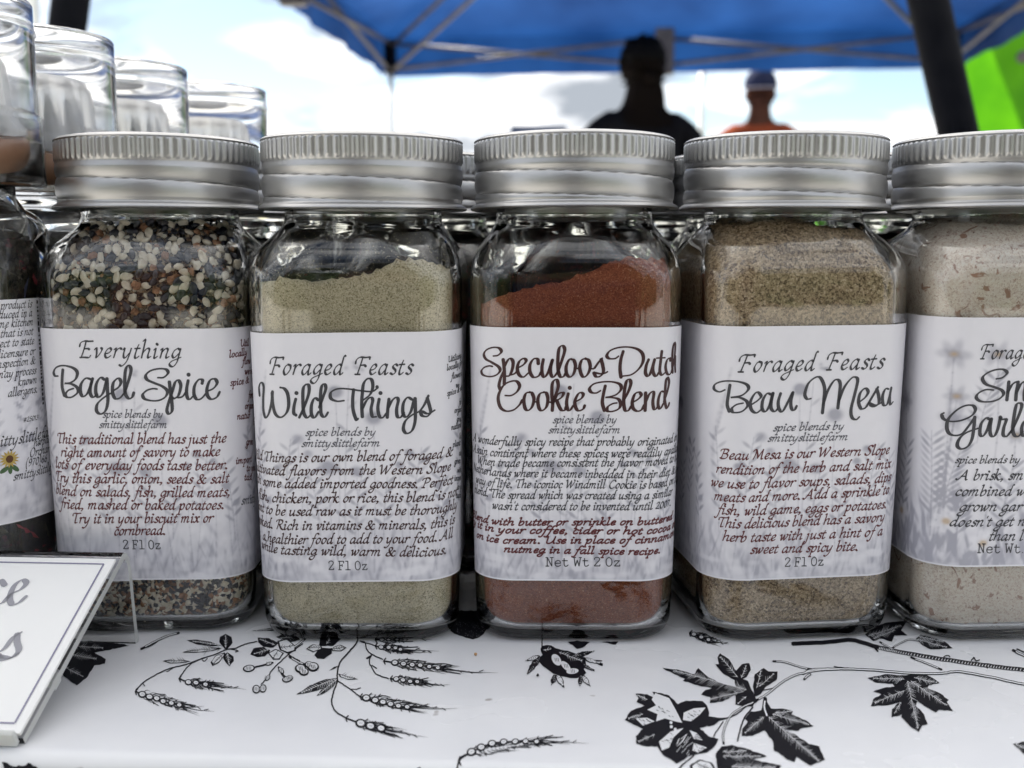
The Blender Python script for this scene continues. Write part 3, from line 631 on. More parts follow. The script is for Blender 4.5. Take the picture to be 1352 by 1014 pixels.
# ------------------------------------------------------------------ jars
def outline(s, w, r):
    """arc length s (0 = middle of the front, + to the right) on a rounded square -> x, y (front is -y)"""
    s = np.asarray(s, float); w = np.broadcast_to(w, s.shape); r = np.broadcast_to(r, s.shape); a = w - r; q = 2 * a + math.pi * r / 2
    k = np.round(s / q); d = s - k * q          # nearest side, offset on it
    x = np.where(np.abs(d) <= a, d, 0.0); y = -w * np.ones_like(s)
    ex = np.abs(d) - a; th = np.where(ex > 0, ex / r, 0)
    x = np.where(ex > 0, np.sign(d) * (a + r * np.sin(th)), x); y = np.where(ex > 0, -w + r - r * np.cos(th), y)
    c = np.cos(k * math.pi / 2); s_ = np.sin(k * math.pi / 2)
    return x * c - y * s_, x * s_ + y * c
def perim(w, r): return 8 * (w - r) + 2 * math.pi * r
OUT = [(.0008, .0045, .0045), (.0006, .012, .007), (.0001, .0162, .0075), (0, .0178, .0078), (.0009, .0195, .0082), (.0028, .0205, .0085), (.006, .0209, .0086), (.020, .0211, .0086), (.035, .0213, .0086), (.055, .0216, .0086), (.070, .0218, .0087), (.0755, .0218, .0090), (.0790, .0214, .0098), (.0818, .0203, .0115), (.0842, .0187, .0140), (.0862, .0175, .0168), (.0876, .01695, .0169), (.0889, .0168, .0168), (.0930, .0168, .0168), (.1010, .0168, .0168), (.1018, .0162, .0162), (.1013, .0155, .0155)]
INN = [(.0960, .0151, .0151), (.0885, .0150, .0150), (.0862, .0154, .0152), (.0838, .0168, .0132), (.0812, .0184, .0108), (.0785, .0195, .0088), (.0745, .0200, .0078), (.060, .0198, .0074), (.035, .0195, .0073), (.012, .0194, .0072), (.0065, .0192, .0071), (.0040, .0186, .007), (.0027, .0174, .007), (.0023, .0150, .007), (.0022, .010, .007), (.0022, .004, .004)]
def loft(levels, N=128, sub=3):
    A = cat(np.array(levels), sub); V = []
    for z, w_, r in A:
        r = min(r, w_ - 1e-5); S = np.arange(N) / N * perim(w_, r); x, y = outline(S, w_, r)
        V.append(np.stack([x, y, np.full(N, z)], 1))
    return A, V
A, RV = loft(OUT); A2, RV2 = loft(INN)
ring = RV + RV2; N = 128; V = np.vstack(ring); F = []
for k in range(len(ring) - 1):
    for i in range(N):
        j = (i + 1) % N; F.append((k * N + i, k * N + j, (k + 1) * N + j, (k + 1) * N + i))
F.append(tuple(range(N - 1, -1, -1))); F.append(tuple(range((len(ring) - 1) * N, len(ring) * N)))
ME_GLASS = mesh('glass_bottle', V, F, M['glass'])
zi = np.array([q[0] for q in INN])[::-1]; wi = np.array([q[1] for q in INN])[::-1]; ri = np.array([q[2] for q in INN])[::-1]
def inner(z): return np.interp(z, zi, wi), np.interp(z, zi, ri)
zo = np.array([q[0] for q in OUT[6:12]]); wo_ = np.array([q[1] for q in OUT[6:12]]); ro = np.array([q[2] for q in OUT[6:12]])
# lid
def lid_mesh():
    n = 75 * 8; prof = []
    zs = [0, .0001, .0004, .0008, .0011, .0013] + list(np.linspace(.0016, .0096, 64)) + [.0099, .0101, .0104, .0110, .0120, .0130, .0137, .01395, .0142, .0145, .0148, .01505, .0152, .01525, .0152, .0152, .0152]
    rs_top = {.0145: .0215, .0148: .0212, .01505: .0207, .0152: .0200}
    V = []; cnt = len(zs); th = np.arange(n) / n * 2 * math.pi
    tail = [.0188, .0100, .0012]
    for q, z in enumerate(zs):
        if z <= .0013:
            r = np.full(n, {0: .0216, .0001: .0221, .0004: .02235, .0008: .0222, .0011: .0217, .0013: .0213}[z])
        elif z <= .0096:
            ph = (z - .0016) / .0046 + th / (2 * math.pi) * 1.0 - .12
            env = min(1, (z - .0013) / .0010) * min(1, (.0101 - z) / .0016)
            cval = 2 * np.abs(np.cos(math.pi * ph)) ** .42 - 1
            r = .02112 + env * .00032 * cval
        elif z <= .0142:
            e = {.0099: 0, .0101: .35}.get(z, 1.0); e = e * (.25 if z == .0142 else 1)
            tri = np.abs(((th * 75 / (2 * math.pi)) % 1) - .5) * 2
            r = .02125 + .00012 * e + e * .00026 * (np.clip(tri * 1.7 - .35, 0, 1) - .5)
        else:
            if q >= cnt - 3: r = np.full(n, tail[q - (cnt - 3)])
            else: r = np.full(n, rs_top.get(z, .0194))
        V.append(np.stack([r * np.cos(th), r * np.sin(th), np.full(n, z)], 1))
    # inside wall
    for z, r in ((.0002, .0205), (.0143, .0205), (.0144, .001)):
        V.insert(0, np.stack([r * np.cos(th), r * np.sin(th), np.full(n, z)], 1))
    K = len(V); F = []
    for k in range(K - 1):
        a = np.arange(n); b_ = (a + 1) % n
        F += list(zip(k * n + a, k * n + b_, (k + 1) * n + b_, (k + 1) * n + a))
    F.append(tuple(range(n - 1, -1, -1))); F.append(tuple(range((K - 1) * n, K * n)))
    return mesh('metal_lid', np.vstack(V), F, M['alu'])
ME_LID = lid_mesh(); ME_LID.set_sharp_from_angle(angle=R(50))
def filling(name, h, m, gap=.00028, zb=.0026, seed=1, K=60, N=160, rough=.0):
    V = []; F = []; q = np.random.RandomState(seed)
    W0, R0 = .0198, .0074; S = np.arange(N) / N
    x0, y0 = outline(S * perim(W0, R0), W0, R0); H = np.array([h(a, b_) for a, b_ in zip(x0, y0)])
    H = H + q.normal(0, .00025, N) 
    for k in range(K + 1):
        f = k / K; zz = zb + (H - zb) * f
        for i in range(N):
            w_, r_ = inner(max(zz[i], .0025)); w_ = w_ - gap; r_ = min(max(r_ - gap, .003), w_ - 1e-5)
            x, y = outline(np.array([S[i] * perim(w_, r_)]), w_, r_)
            e = 1 + q.normal(0, rough) ; V.append((x[0] * e, y[0] * e, zz[i]))
    top = len(V) - N; RN = 24
    base = [V[top + i] for i in range(N)]
    for k in range(1, RN):
        f = 1 - k / RN
        for i in range(N):
            x, y, z = base[i]; x *= f; y *= f; V.append((x, y, h(x, y) + q.normal(0, .00018)))
    tot = K + RN
    for k in range(tot - 0):
        for i in range(N):
            j = (i + 1) % N
            if (k + 2) * N <= len(V): F.append((k * N + i, k * N + j, (k + 1) * N + j, (k + 1) * N + i))
    V.append((0, 0, h(0, 0))); last = len(V) - 1 - N
    for i in range(N): F.append((last + i, last + (i + 1) % N, len(V) - 1))
    F.append(tuple(range(N - 1, -1, -1)))
    return mesh(name, V, F, m)

# watercolour print on the labels, as colours at the points of a fine grid
ZB, ZT = .0138, .0662
def label_mesh(kind, s0, s1, seed=0, zb=ZB, zt=ZT, P=None, NS=390, NV=240):
    S = np.linspace(s0, s1, NS); Z = np.linspace(zb, zt, NV); SS, ZZ = np.meshgrid(S, Z)
    XYZ = P(SS.ravel(), ZZ.ravel()); X = SS * 1000; Yv = (ZZ - zb) * 1000          # millimetres
    q = np.random.RandomState(seed)
    D = np.zeros_like(X); Wt = np.zeros_like(X); Or = np.zeros_like(X)
    def blob(cx, cy, rx, ry, a, amt, arr=D, sharp=1.0):
        c, s_ = math.cos(a), math.sin(a); u = ((X - cx) * c + (Yv - cy) * s_) / rx; v = (-(X - cx) * s_ + (Yv - cy) * c) / ry
        arr += amt * np.exp(-(u * u + v * v) ** sharp)
    def line(pts, wd, amt):
        C = cat(np.array(pts), 6)
        for i in range(len(C) - 1):
            a, b_ = C[i], C[i + 1]; d = b_ - a; L_ = np.hypot(*d) + 1e-9
            t_ = np.clip(((X - a[0]) * d[0] + (Yv - a[1]) * d[1]) / L_ ** 2, 0, 1)
            dd = np.hypot(X - a[0] - t_ * d[0], Yv - a[1] - t_ * d[1]); np.maximum(D, amt * np.exp(-(dd / wd) ** 2), out=D) if False else D.__iadd__(amt / 1.5 * np.exp(-(dd / wd) ** 2))
    def sprig(x, y, h, lean, n_, amt, lw=1.3):
        top = (x + lean, y + h); line([(x, y), (x + lean * .3, y + h * .5), top], .16, amt * .8)
        for i in range(n_):
            f = .25 + .75 * i / n_; bx = x + lean * f * f; by = y + h * f; sg = 1 if i % 2 else -1
            blob(bx + sg * lw * .8, by + .5, lw * .9, .36, sg * .7, amt * 1.5 * q.uniform(.4, 1), D, 1.7)
    def head(x, y, r, amt, sy=None):
        blob(x, y, r, r * .8, 0, amt * 1.35, D, 1.8); blob(x - r * .2, y + r * .5, r * .6, r * .4, 0, amt * .4); 
        if sy is not None: line([(x, y - r), (x + q.uniform(-.5, .5), (y + sy) / 2), (x + q.uniform(-2, 2), sy)], .15, amt * .6)
    rep = 44.0
    for k in (-2, -1, 0, 1, 2):
        ox = k * rep
        if kind == 'meadow':
            for (x, y, r, a) in ((-3.2, 39.6, 1.5, .5), (4.4, 34.2, 1.7, .45), (-11, 30, 1.3, .3), (-5, 24, 1.9, .42), (.8, 23.2, 1.4, .35), (11.5, 27, 1.0, .35), (9.5, 24.5, .9, .4), (15, 25.5, .8, .3), (-15.5, 24, .9, .4), (-18, 17, .9, .35), (17.5, 20, 1.1, .35), (19.5, 16, .9, .35), (-9, 27, 1, .3)):
                head(x + ox, y, r, a, 2)
            for _ in range(5): blob(ox + q.uniform(-1.5, 2.5), 44 + q.uniform(-1.5, 2), .5, .4, 0, .28)
            for (x, y, h_, le, n_) in ((-14, 14, 16, 1.5, 12), (-19, 10, 22, -1.5, 12), (12, 12, 16, 2, 12), (-7, 10, 14, -2, 10), (6, 9, 13, 1, 10), (19, 8, 18, -2, 12), (0, 6, 18, 2, 9), (-2, 5, 36, 1.5, 6)):
                sprig(x + ox, y, h_, le, n_, .40)
            line([(-19 + ox, 38), (-21 + ox, 28), (-20 + ox, 15)], .5, .16); line([(-17.5 + ox, 44), (-19 + ox, 36), (-20.5 + ox, 30)], .35, .2)
            for i in range(150):
                x = ox + q.uniform(-22, 22); y = abs(q.normal(0, 6.5)); blob(x, y, q.uniform(.2, .5), q.uniform(.8, 2.6), q.uniform(-.5, .5), q.uniform(.06, .22), D, 1.5)
            for i in range(34):
                x = ox + q.uniform(-22, 22); y = q.uniform(0, 5.5); blob(x, y, q.uniform(1, 2.3), q.uniform(.5, 1.0), 0, q.uniform(.4, .8), Wt, 1.5)
        elif kind == 'daisy':
            for (x, y, r) in ((-17.5, 44, 3.4), (-8.8, 44, 3.2), (-16.5, 35.5, 2.6), (-16.8, 31, 3.0), (-1.5, 36, 2.6), (8, 40, 3), (14, 33, 2.8), (-4, 27.5, 2.2)):
                for j in range(6):
                    a = j * 1.047 + q.uniform(-.2, .2); blob(ox + x + math.cos(a) * r * .55, y + math.sin(a) * r * .4, r * .5, r * .28, a, .30, D, 1.6)
                if q.rand() < .7: blob(ox + x, y, .8, .5, 0, 1.0, Or)
                line([(ox + x, y - 1), (ox + x + q.uniform(-1, 1), y / 2 + 4), (ox + x + q.uniform(-4, 1), 3)], .22, .30)
            for (x, y, h_, le, n_) in ((-12, 26, 15, 4, 14), (-20, 6, 22, -1, 22), (-18, 9, 16, 3, 18), (-6, 4, 18, 2, 14), (5, 5, 20, -2, 14), (14, 5, 20, 2, 14), (-15, 4, 12, 1, 12)):
                sprig(ox + x, y, h_, le, n_, .42, 1.8)
            for (x, y, r) in ((-17, 9.5, 2.7), (-9.3, 5, 3.0), (3, 6, 2.6), (14, 9, 2.7)):
                for j in range(7):
                    a = j * .9; blob(ox + x + math.cos(a) * r * .6, y + math.sin(a) * r * .55, r * .5, r * .26, a, 1.3, Wt, 1.6)
                blob(ox + x, y, .75, .6, 0, 1.6, Or)
            for i in range(130):
                x = ox + q.uniform(-22, 22); y = abs(q.normal(0, 7)); blob(x, y, q.uniform(.3, .6), q.uniform(1.2, 3.2), q.uniform(-.6, .6), q.uniform(.2, .45), D, 1.5)
    # mottled wash: heavier towards the printed meadow at the foot
    g1 = q.rand(40, 60); 
    def up(gd, fy, fx):
        yy = np.linspace(0, gd.shape[0] - 1.001, NV); xx = np.linspace(0, gd.shape[1] - 1.001, NS); y0 = yy.astype(int); x0 = xx.astype(int); ty = (yy - y0)[:, None]; tx = (xx - x0)[None]
        return (gd[y0][:, x0] * (1 - ty) * (1 - tx) + gd[y0 + 1][:, x0] * ty * (1 - tx) + gd[y0][:, x0 + 1] * (1 - ty) * tx + gd[y0 + 1][:, x0 + 1] * ty * tx)
    wash = up(q.rand(16, 40), 0, 0) * .5 + up(q.rand(50, 110), 0, 0) * .5
    foot = np.clip(1 - Yv / 20, 0, 1); D = D + wash * foot * .5 + wash * .05 + foot ** 2 * .02
    D = np.clip(D * 1.45 * (1 - .75 * np.clip(Wt, 0, 1)), 0, .85)[..., None]; Or = np.clip(Or, 0, 1)[..., None]
    base = np.array([.80, .79, .845]); tone = np.array([.33, .33, .40]); org = np.array([.50, .36, .22])
    C = base * (1 - D) + tone * D; C = C * (1 - Or * .8) + org * Or * .8
    edge = (Yv < .35)[..., None]; C = np.where(edge, base, C)
    a = np.arange(NS - 1); F = []
    for j in range(NV - 1): F += list(zip(j * NS + a, j * NS + a + 1, (j + 1) * NS + a + 1, (j + 1) * NS + a))
    me = mesh('paper_label', XYZ, F, M['label'])
    ca = me.color_attributes.new('print', 'FLOAT_COLOR', 'POINT')
    ca.data.foreach_set('color', np.concatenate([C.reshape(-1, 3), np.ones((NS * NV, 1))], 1).ravel().astype(np.float32))
    return me

JARS = []
class Jar:
    def __init__(s, label, x, y, rz, kind, seed, s0=-.044, s1=.044, zb=ZB, zt=ZT, lidrot=0, tilt=0):
        s.o = thing('spice_jar', label, 'spice jar', (x, y, 0), rz, 'square spice jars with silver lids in the front row')
        s.x, s.y, s.rz = x, y, rz; s.zb, s.zt, s.tilt = zb, zt, tilt
        ob('glass_bottle', ME_GLASS, s.o); ob('metal_lid', ME_LID, s.o, (0, 0, .0897), (R(rnd.uniform(-.7, .7)), R(rnd.uniform(-.7, .7)), lidrot))
        s.lab = ob('paper_label', label_mesh(kind, s0, s1, seed, zb, zt, s.Ploc()), s.o)
        s.face = Face(s.Pw, -.034, .034, .04)
    def Ploc(s, off=.00012):
        def f(S, Z):
            S = np.asarray(S, float); Zt = np.asarray(Z, float) + s.tilt * S
            w_ = np.interp(Zt, zo, wo_) + off; r_ = np.interp(Zt, zo, ro) + off
            x, y = outline(S, w_, r_); return np.stack([x, y, Zt], -1)
        return f
    def Pw(s, S, Z):
        P = s.Ploc()(S, Z); c, q = math.cos(s.rz), math.sin(s.rz)
        return np.stack([P[..., 0] * c - P[..., 1] * q + s.x, P[..., 0] * q + P[..., 1] * c + s.y, P[..., 2]], -1)
    def put(s, name, ink, m, off=.00018, part=None):
        o = ink.build(name, lambda V: s.Ploc(off)(V[:, 0], V[:, 1]), M[m], s.lab); return o

J1 = Jar('spice jar reading Bagel Spice, full of sesame seeds and onion flakes', -.0778, .2380, R(1.5), 'meadow', 1, lidrot=.4, zb=.0122, zt=.0655)
J2 = Jar('spice jar reading Wild Things, grey-green ground herb powder sloping inside', -.0321, .2325, R(-.5), 'meadow', 2, zb=.0136, zt=.0652, tilt=.012, lidrot=1.1)
J3 = Jar('spice jar reading Speculoos Dutch Cookie Blend, filled with red-brown powder',   .0134, .2325, R(-1.2), 'meadow', 3, lidrot=2.0)
J4 = Jar('spice jar reading Beau Mesa, filled with coarse tan-brown seasoning', .0588, .2335, R(6.5), 'meadow', 4, zb=.0140, zt=.0665, tilt=.004, lidrot=2.9)
J5 = Jar('spice jar at the right edge with daisy print label and cream flecked powder', .1048, .2330, R(3), 'daisy', 5, zb=.0168, zt=.0682, lidrot=4.0)

# contents
m_bag = grain('mixed_seed_blend', [(.28, (.012, .012, .02)), (.42, (.05, .035, .03)), (.52, (.30, .20, .12)), (.60, (.42, .34, .24)), (.70, (.02, .022, .035)), (.82, (.50, .45, .36))], 900, .9, 2.6)
m_wild = grain('grey_green_herb_powder', [(.18, (.13, .10, .055)), (.33, (.46, .40, .25)), (.55, (.64, .56, .385)), (.85, (.80, .73, .55))], 4200, .5, 2.2, (900, .70, (.09, .07, .035)))
m_spec = grain('red_brown_spice_powder', [(.2, (.15, .035, .016)), (.5, (.27, .073, .033)), (.78, (.35, .11, .05)), (.93, (.60, .34, .2))], 4200, .45, 2.2)
m_beau = grain('coarse_tan_seasoning', [(.20, (.08, .05, .03)), (.36, (.24, .165, .10)), (.54, (.46, .34, .215)), (.72, (.58, .44, .285)), (.88, (.82, .69, .52))], 2300, .8, 2.4, (700, .68, (.07, .045, .03)))
m_gar = grain('cream_garlic_powder', [(.15, (.50, .36, .29)), (.35, (.76, .64, .54)), (.6, (.86, .77, .67)), (.85, (.89, .83, .75))], 3000, .5, 2.2, (300, .60, (.42, .25, .18)))
def f1(J, m, h, seed, rough=0.0): return ob('spice_filling', filling('spice_filling', h, m, seed=seed, rough=rough), J.o)
def h_wild(x, y):
    u = x / .0195; return float(np.interp(u, [-1, -.6, -.42, -.1, .2, .42, .66, 1], [.0749, .0757, .0750, .0756, .0768, .0787, .0795, .0788])) + .00025 * math.sin(x * 1900) * math.sin(y * 1500 + x * 700) - .0030 * (y / .0195 + 1) * (1 + .6 * u)
def h_spec(x, y):
    u = x / .0195; return float(np.interp(u, [-1, -.8, -.5, -.35, -.12, .15, .35, .6, 1], [.0712, .0722, .0738, .0747, .0752, .0773, .0790, .0797, .0793])) + .00022 * math.sin(x * 2300 + y * 400) * math.sin(y * 1700) - .0026 * (y / .0195 + 1) * (1.2 - .5 * u)
fill1 = ob('spice_filling', filling('spice_filling', lambda x, y: .0865 - 6 * (x * x + y * y), m_bag, gap=.0014, seed=1, rough=.004), J1.o)
f1(J2, m_wild, h_wild, 2, .001); f1(J3, m_spec, h_spec, 3, .0008)
f1(J4, m_beau, lambda x, y: .0872 - 5 * (x * x + y * y) - .001 * math.sin(x * 200), 4, .002)
f1(J5, m_gar, lambda x, y: .0880 - 4 * (x * x + y * y) + .001 * math.sin(x * 150 + y * 90), 5, .002)

# single seeds pressed against the glass of the first jar
sm_cols = [noise_tint(mat('sesame_cream', (.6, .5, .36), .5), (.70, .60, .46), (.88, .82, .70), 900), noise_tint(mat('black_sesame', (.012, .013, .022), .35), (.008, .009, .016), (.03, .03, .045), 900),
           noise_tint(mat('toasted_onion', (.36, .17, .08), .6), (.22, .10, .05), (.50, .27, .15), 600), noise_tint(mat('pale_garlic', (.64, .58, .46), .6), (.66, .58, .46), (.82, .78, .68), 500)]
def seed_mesh(name, m, kind, sd):
    q = random.Random(sd); bm = bmesh.new(); bmesh.ops.create_icosphere(bm, subdivisions=2 if kind == 'seed' else 1, radius=1)
    for v in bm.verts:
        x, y, z = v.co
        if kind == 'seed': tp = 1 - .33 * max(0, x); v.co = Vector((x * .00132, y * .00086 * tp, z * .00046))
        else: v.co = Vector((x * .0012 * q.uniform(.55, 1.3), y * .0010 * q.uniform(.55, 1.3), z * .0005 * q.uniform(.6, 1.4)))
    return bm_mesh(name, bm, m, kind == 'seed')
SM = [seed_mesh('sesame_seed', sm_cols[0], 'seed', 1), seed_mesh('sesame_seed', sm_cols[1], 'seed', 2), seed_mesh('onion_flake', sm_cols[2], 'flake', 3), seed_mesh('garlic_granule', sm_cols[3], 'flake', 4), seed_mesh('onion_flake', sm_cols[2], 'flake', 9), seed_mesh('garlic_granule', sm_cols[3], 'flake', 12)]
NMS = ['sesame_seed', 'black_sesame_seed', 'onion_flake', 'garlic_granule', 'onion_flake', 'garlic_granule']
def wallpoint(s, z, off):
    w_, r_ = inner(z); w_ = float(w_) - off; r_ = max(float(r_) - off, .003); r_ = min(r_, w_ - 1e-5)
    P = outline(np.array([s, s + .0001]), w_, r_); a = Vector((P[0][0], P[1][0], z)); tdir = Vector((P[0][1] - P[0][0], P[1][1] - P[1][0], 0)).normalized()
    w2, r2 = inner(z + .0006); w2 = float(w2) - off; P2 = outline(np.array([s * (w2 / w_)]), w2, min(max(float(r2) - off, .003), w2 - 1e-5)); up = (Vector((P2[0][0], P2[1][0], z + .0006)) - a).normalized()
    return a, tdir, up
spots = []
tries = 0
while len(spots) < 300 and tries < 9000:
    tries += 1; s = rnd.uniform(-.020, .026); z = rnd.uniform(.0650, .0868); 
    a, td, up = wallpoint(s, z, .00075)
    if all((a - b_[0]).length > .00138 for b_ in spots): spots.append((a, td, up))
pick = [0, 0, 0, 0, 0, 1, 1, 1, 1, 1, 1, 2, 4, 3, 5, 5]
for a, td, up in spots:
    k = rnd.choice(pick); nrm = td.cross(up); an = rnd.uniform(0, 6.28); X = (td * math.cos(an) + up * math.sin(an)); Y = nrm.cross(X)
    Mx = Matrix((X, Y, nrm)).transposed() @ Matrix.Rotation(rnd.uniform(-.55, .55), 3, 'X') @ Matrix.Rotation(rnd.uniform(-.3, .3), 3, 'Y'); s_ = rnd.uniform(.8, 1.12); o = ob(NMS[k], SM[k], fill1); o.matrix_local = Matrix.Translation(a + nrm * rnd.uniform(-.0001, .0003)) @ (Mx @ Matrix.Diagonal((s_, s_, 1))).to_4x4()
# finer crumbs below the label and between the seeds: uncountable, one object
V = []; F = []; mi = []
def crumbs(n_, s0, s1, z0, z1, size, mats, off_=.0007):
    tmpl = bmesh.new(); bmesh.ops.create_icosphere(tmpl, subdivisions=1, radius=1); tv = [v.co.copy() for v in tmpl.verts]; tf = [[v.index for v in f.verts] for f in tmpl.faces]; tmpl.free()
    for _ in range(n_):
        a, td, up = wallpoint(rnd.uniform(s0, s1), rnd.uniform(z0, z1), off_); nrm = td.cross(up); an = rnd.uniform(0, 6.28); X = td * math.cos(an) + up * math.sin(an); Y = nrm.cross(X)
        sz = (size * rnd.uniform(.6, 1.5), size * rnd.uniform(.4, .8), size * .4); b_ = len(V); k = rnd.choice(mats)
        for c in tv: V.append(a + X * c.x * sz[0] + Y * c.y * sz[1] + nrm * c.z * sz[2])
        for f in tf: F.append(tuple(b_ + i for i in f)); mi.append(k)
crumbs(1300, -.022, .036, .0032, .0135, .00105, [0, 1, 1, 2, 3, 1, 0, 2]); crumbs(900, -.022, .036, .064, .0868, .0007, [0, 1, 1, 1, 2, 3], .0012)
o = ob('seed_crumbs', mesh('seed_crumbs', V, F, sm_cols, True, mi), fill1); o['kind'] = 'stuff'
# dark flecks in the garlic and herb jars
def flecks(J, n_, z0, z1, size, ms, seed):
    global V, F, mi, rnd
    V, F, mi = [], [], []; keep = rnd; rnd = random.Random(seed); crumbs(n_, -.034, .034, z0, z1, size, list(range(len(ms)))); rnd = keep
    o = ob('herb_flecks', mesh('herb_flecks', V, F, ms, False, mi), [c for c in J.o.children if c.name.startswith('spice_filling')][0]); o['kind'] = 'stuff'
fl1 = mat('brown_fleck', (.20, .09, .05), .7); fl2 = mat('dark_fleck', (.07, .045, .04), .7); fl3 = mat('pale_fleck', (.6, .5, .36), .7); fl4 = mat('rust_fleck', (.42, .17, .08), .7)
fl5 = mat('pinkish_flake', (.62, .42, .34), .7); fl6 = mat('cream_flake', (.85, .78, .68), .7)
flecks(J5, 420, .0032, .0165, .0009, [fl1, fl5, fl4, fl5, fl6, fl6, fl5], 3); flecks(J5, 480, .0675, .086, .0009, [fl1, fl5, fl4, fl5, fl6, fl6, fl5], 4)
flecks(J4, 260, .066, .086, .00032, [fl3, fl2, fl1], 5); flecks(J4, 180, .0032, .0135, .00032, [fl3, fl2, fl1], 6)

d1_ = mat('herb_dust', (.5, .44, .28), .9); d2_ = mat('red_spice_dust', (.26, .085, .045), .9)
def dust(J, n_, z0, z1, size, ms, seed):
    global V, F, mi, rnd
    V, F, mi = [], [], []; keep = rnd; rnd = random.Random(seed); crumbs(n_, -.030, .030, z0, z1, size, [0], .00012); rnd = keep
    o = ob('clinging_dust', mesh('clinging_dust', V, F, ms, False, mi), [c for c in J.o.children if c.name.startswith('spice_filling')][0]); o['kind'] = 'stuff'
dust(J2, 520, .0745, .0850, .00013, [d1_], 7); dust(J3, 420, .068, .0840, .00013, [d2_], 8)
flecks(J2, 160, .0660, .0745, .00025, [fl2, fl3], 9); flecks(J3, 60, .0032, .0135, .0002, [fl3], 10); flecks(J3, 60, .066, .075, .0002, [fl3], 12)

# ------------------------------------------------------------------ lettering on the jars
def big(J, ink, txt, xa, ya, xb, yb, xh, **k): write(J.face, ink, txt, txt.split()[0], (xa, ya), txt.split()[-1], (xb, yb), xh, **k)
def Tq(o, x, y): return (o[0] + x / o[2], o[1] + y / o[2])
# jar 1
o1 = (0, 420, 3.169); dk = Ink(); gr = Ink(); mr = Ink(); ty = Ink()
c1 = (60, 440, 5.633)
write(J1.face, dk, 'Everything', 'E', Tq(c1, 255, 180), 'g', Tq(c1, 1020, 186), 14.5, wt=.2, thin=.06, sub=6)
trace(J1.face, dk, *c1, "130,270 125,330 125,400 142,465|95,318 72,316 62,290 80,255 130,240 200,255 237,290 225,340 185,368 145,372 195,378 238,405 240,440 200,473 162,475 150,455 170,425 210,410|345,345 300,335 265,380 262,440 280,470 310,450 335,395 350,340|352,335 335,400 335,450 355,475 385,455|440,345 410,330 380,375 375,440 395,475 430,440 455,350|458,335 462,420 465,500 450,570 415,600 382,580 385,530 420,490 470,455 500,440|500,430 545,400 562,360 540,335 505,370 500,440 520,485 555,480 590,440|590,440 625,330 637,265 615,240 595,280 590,380 595,450 620,485 645,475 658,440|835,330 880,328 912,295 895,268 840,264 780,280 747,312 757,345 810,370 870,395 907,430 890,475 840,500 780,500 735,485 725,455 755,425 800,412 832,415|922,360 930,430 940,510 942,575 920,600 904,575 915,520 945,430|945,430 965,365 990,350 1007,390 990,460 960,485 945,480|985,480 1020,470 1050,430|1062,350 1050,420 1055,475 1075,490 1105,460|1065,308|1165,375 1168,348 1140,345 1110,390 1105,450 1125,490 1160,485 1200,440|1205,430 1250,410 1277,370 1260,340 1225,350 1202,410 1207,465 1235,490 1275,475 1297,435", 4.0, 1.7)
write(J1.face, gr, 'spice blends by', 's', Tq(o1, 430, 416), 'y', Tq(o1, 683, 416), 6.6)
write(J1.face, gr, 'smittyslittlefarm', 's', Tq(o1, 415, 459), 'm', Tq(o1, 702, 459), 6.6)
for txt, a, xa, b_, xb, y in (('This traditional blend has just the', 'This', 242, 'the', 948, 521), ('right amount of savory to make', 'right', 256, 'make', 922, 577), ('lots of everyday foods taste better.', 'of', 300, 'better.', 955, 632), ('Try this garlic, onion, seeds & salt', 'this', 303, 'salt', 960, 688), ('blend on salads, fish, grilled meats,', 'on', 335, 'meats,', 965, 744), ('fried, mashed or baked potatoes.', 'mashed', 368, 'potatoes.', 940, 799), ('Try it in your biscuit mix or', 'Try', 305, 'or', 893, 856), ('cornbread.', 'c', 478, '.', 695, 908)):
    write(J1.face, mr, txt, a, Tq(o1, xa, y), b_, Tq(o1, xb, y - 3), 8.6, thin=.085)
write(J1.face, ty, '2 Fl Oz', '2', Tq(o1, 515, 966), 'z', Tq(o1, 675, 966), 7.2, font=TY, shear=0)
sd1 = Ink()
for txt, x, y in (('Util', 1007, 118), ('locally', 960, 165), ('flow', 1015, 193), ("we've", 1024, 235), ('spice &', 963, 283), ('fore', 1040, 335), ('organ', 1025, 380), ('natur', 993, 424), ('Ou', 1060, 446), ('gree', 1030, 530), ('import', 988, 610), ('to you', 1032, 640), ('tast', 1023, 678)):
    write(J1.face, sd1, txt, txt[0], Tq(o1, x, y), txt[0], Tq(o1, x + 60, y - 9), 6.0, wt=.17, thin=.15, shear=.1, fixed=.00105)
sg2 = Ink(); write(J1.face, sg2, 'smitty', 's', Tq(o1, 1010, 780), 's', Tq(o1, 1070, 765), 8, fixed=.0013)
J1.put('title_lettering', dk, 'ink_grey'); J1.put('byline_lettering', gr, 'ink_mid'); J1.put('description_lettering', mr, 'ink_maroon'); J1.put('weight_lettering', ty, 'ink_grey'); J1.put('side_lettering', sd1, 'ink_maroon'); J1.put('side_name_lettering', sg2, 'ink_mid')
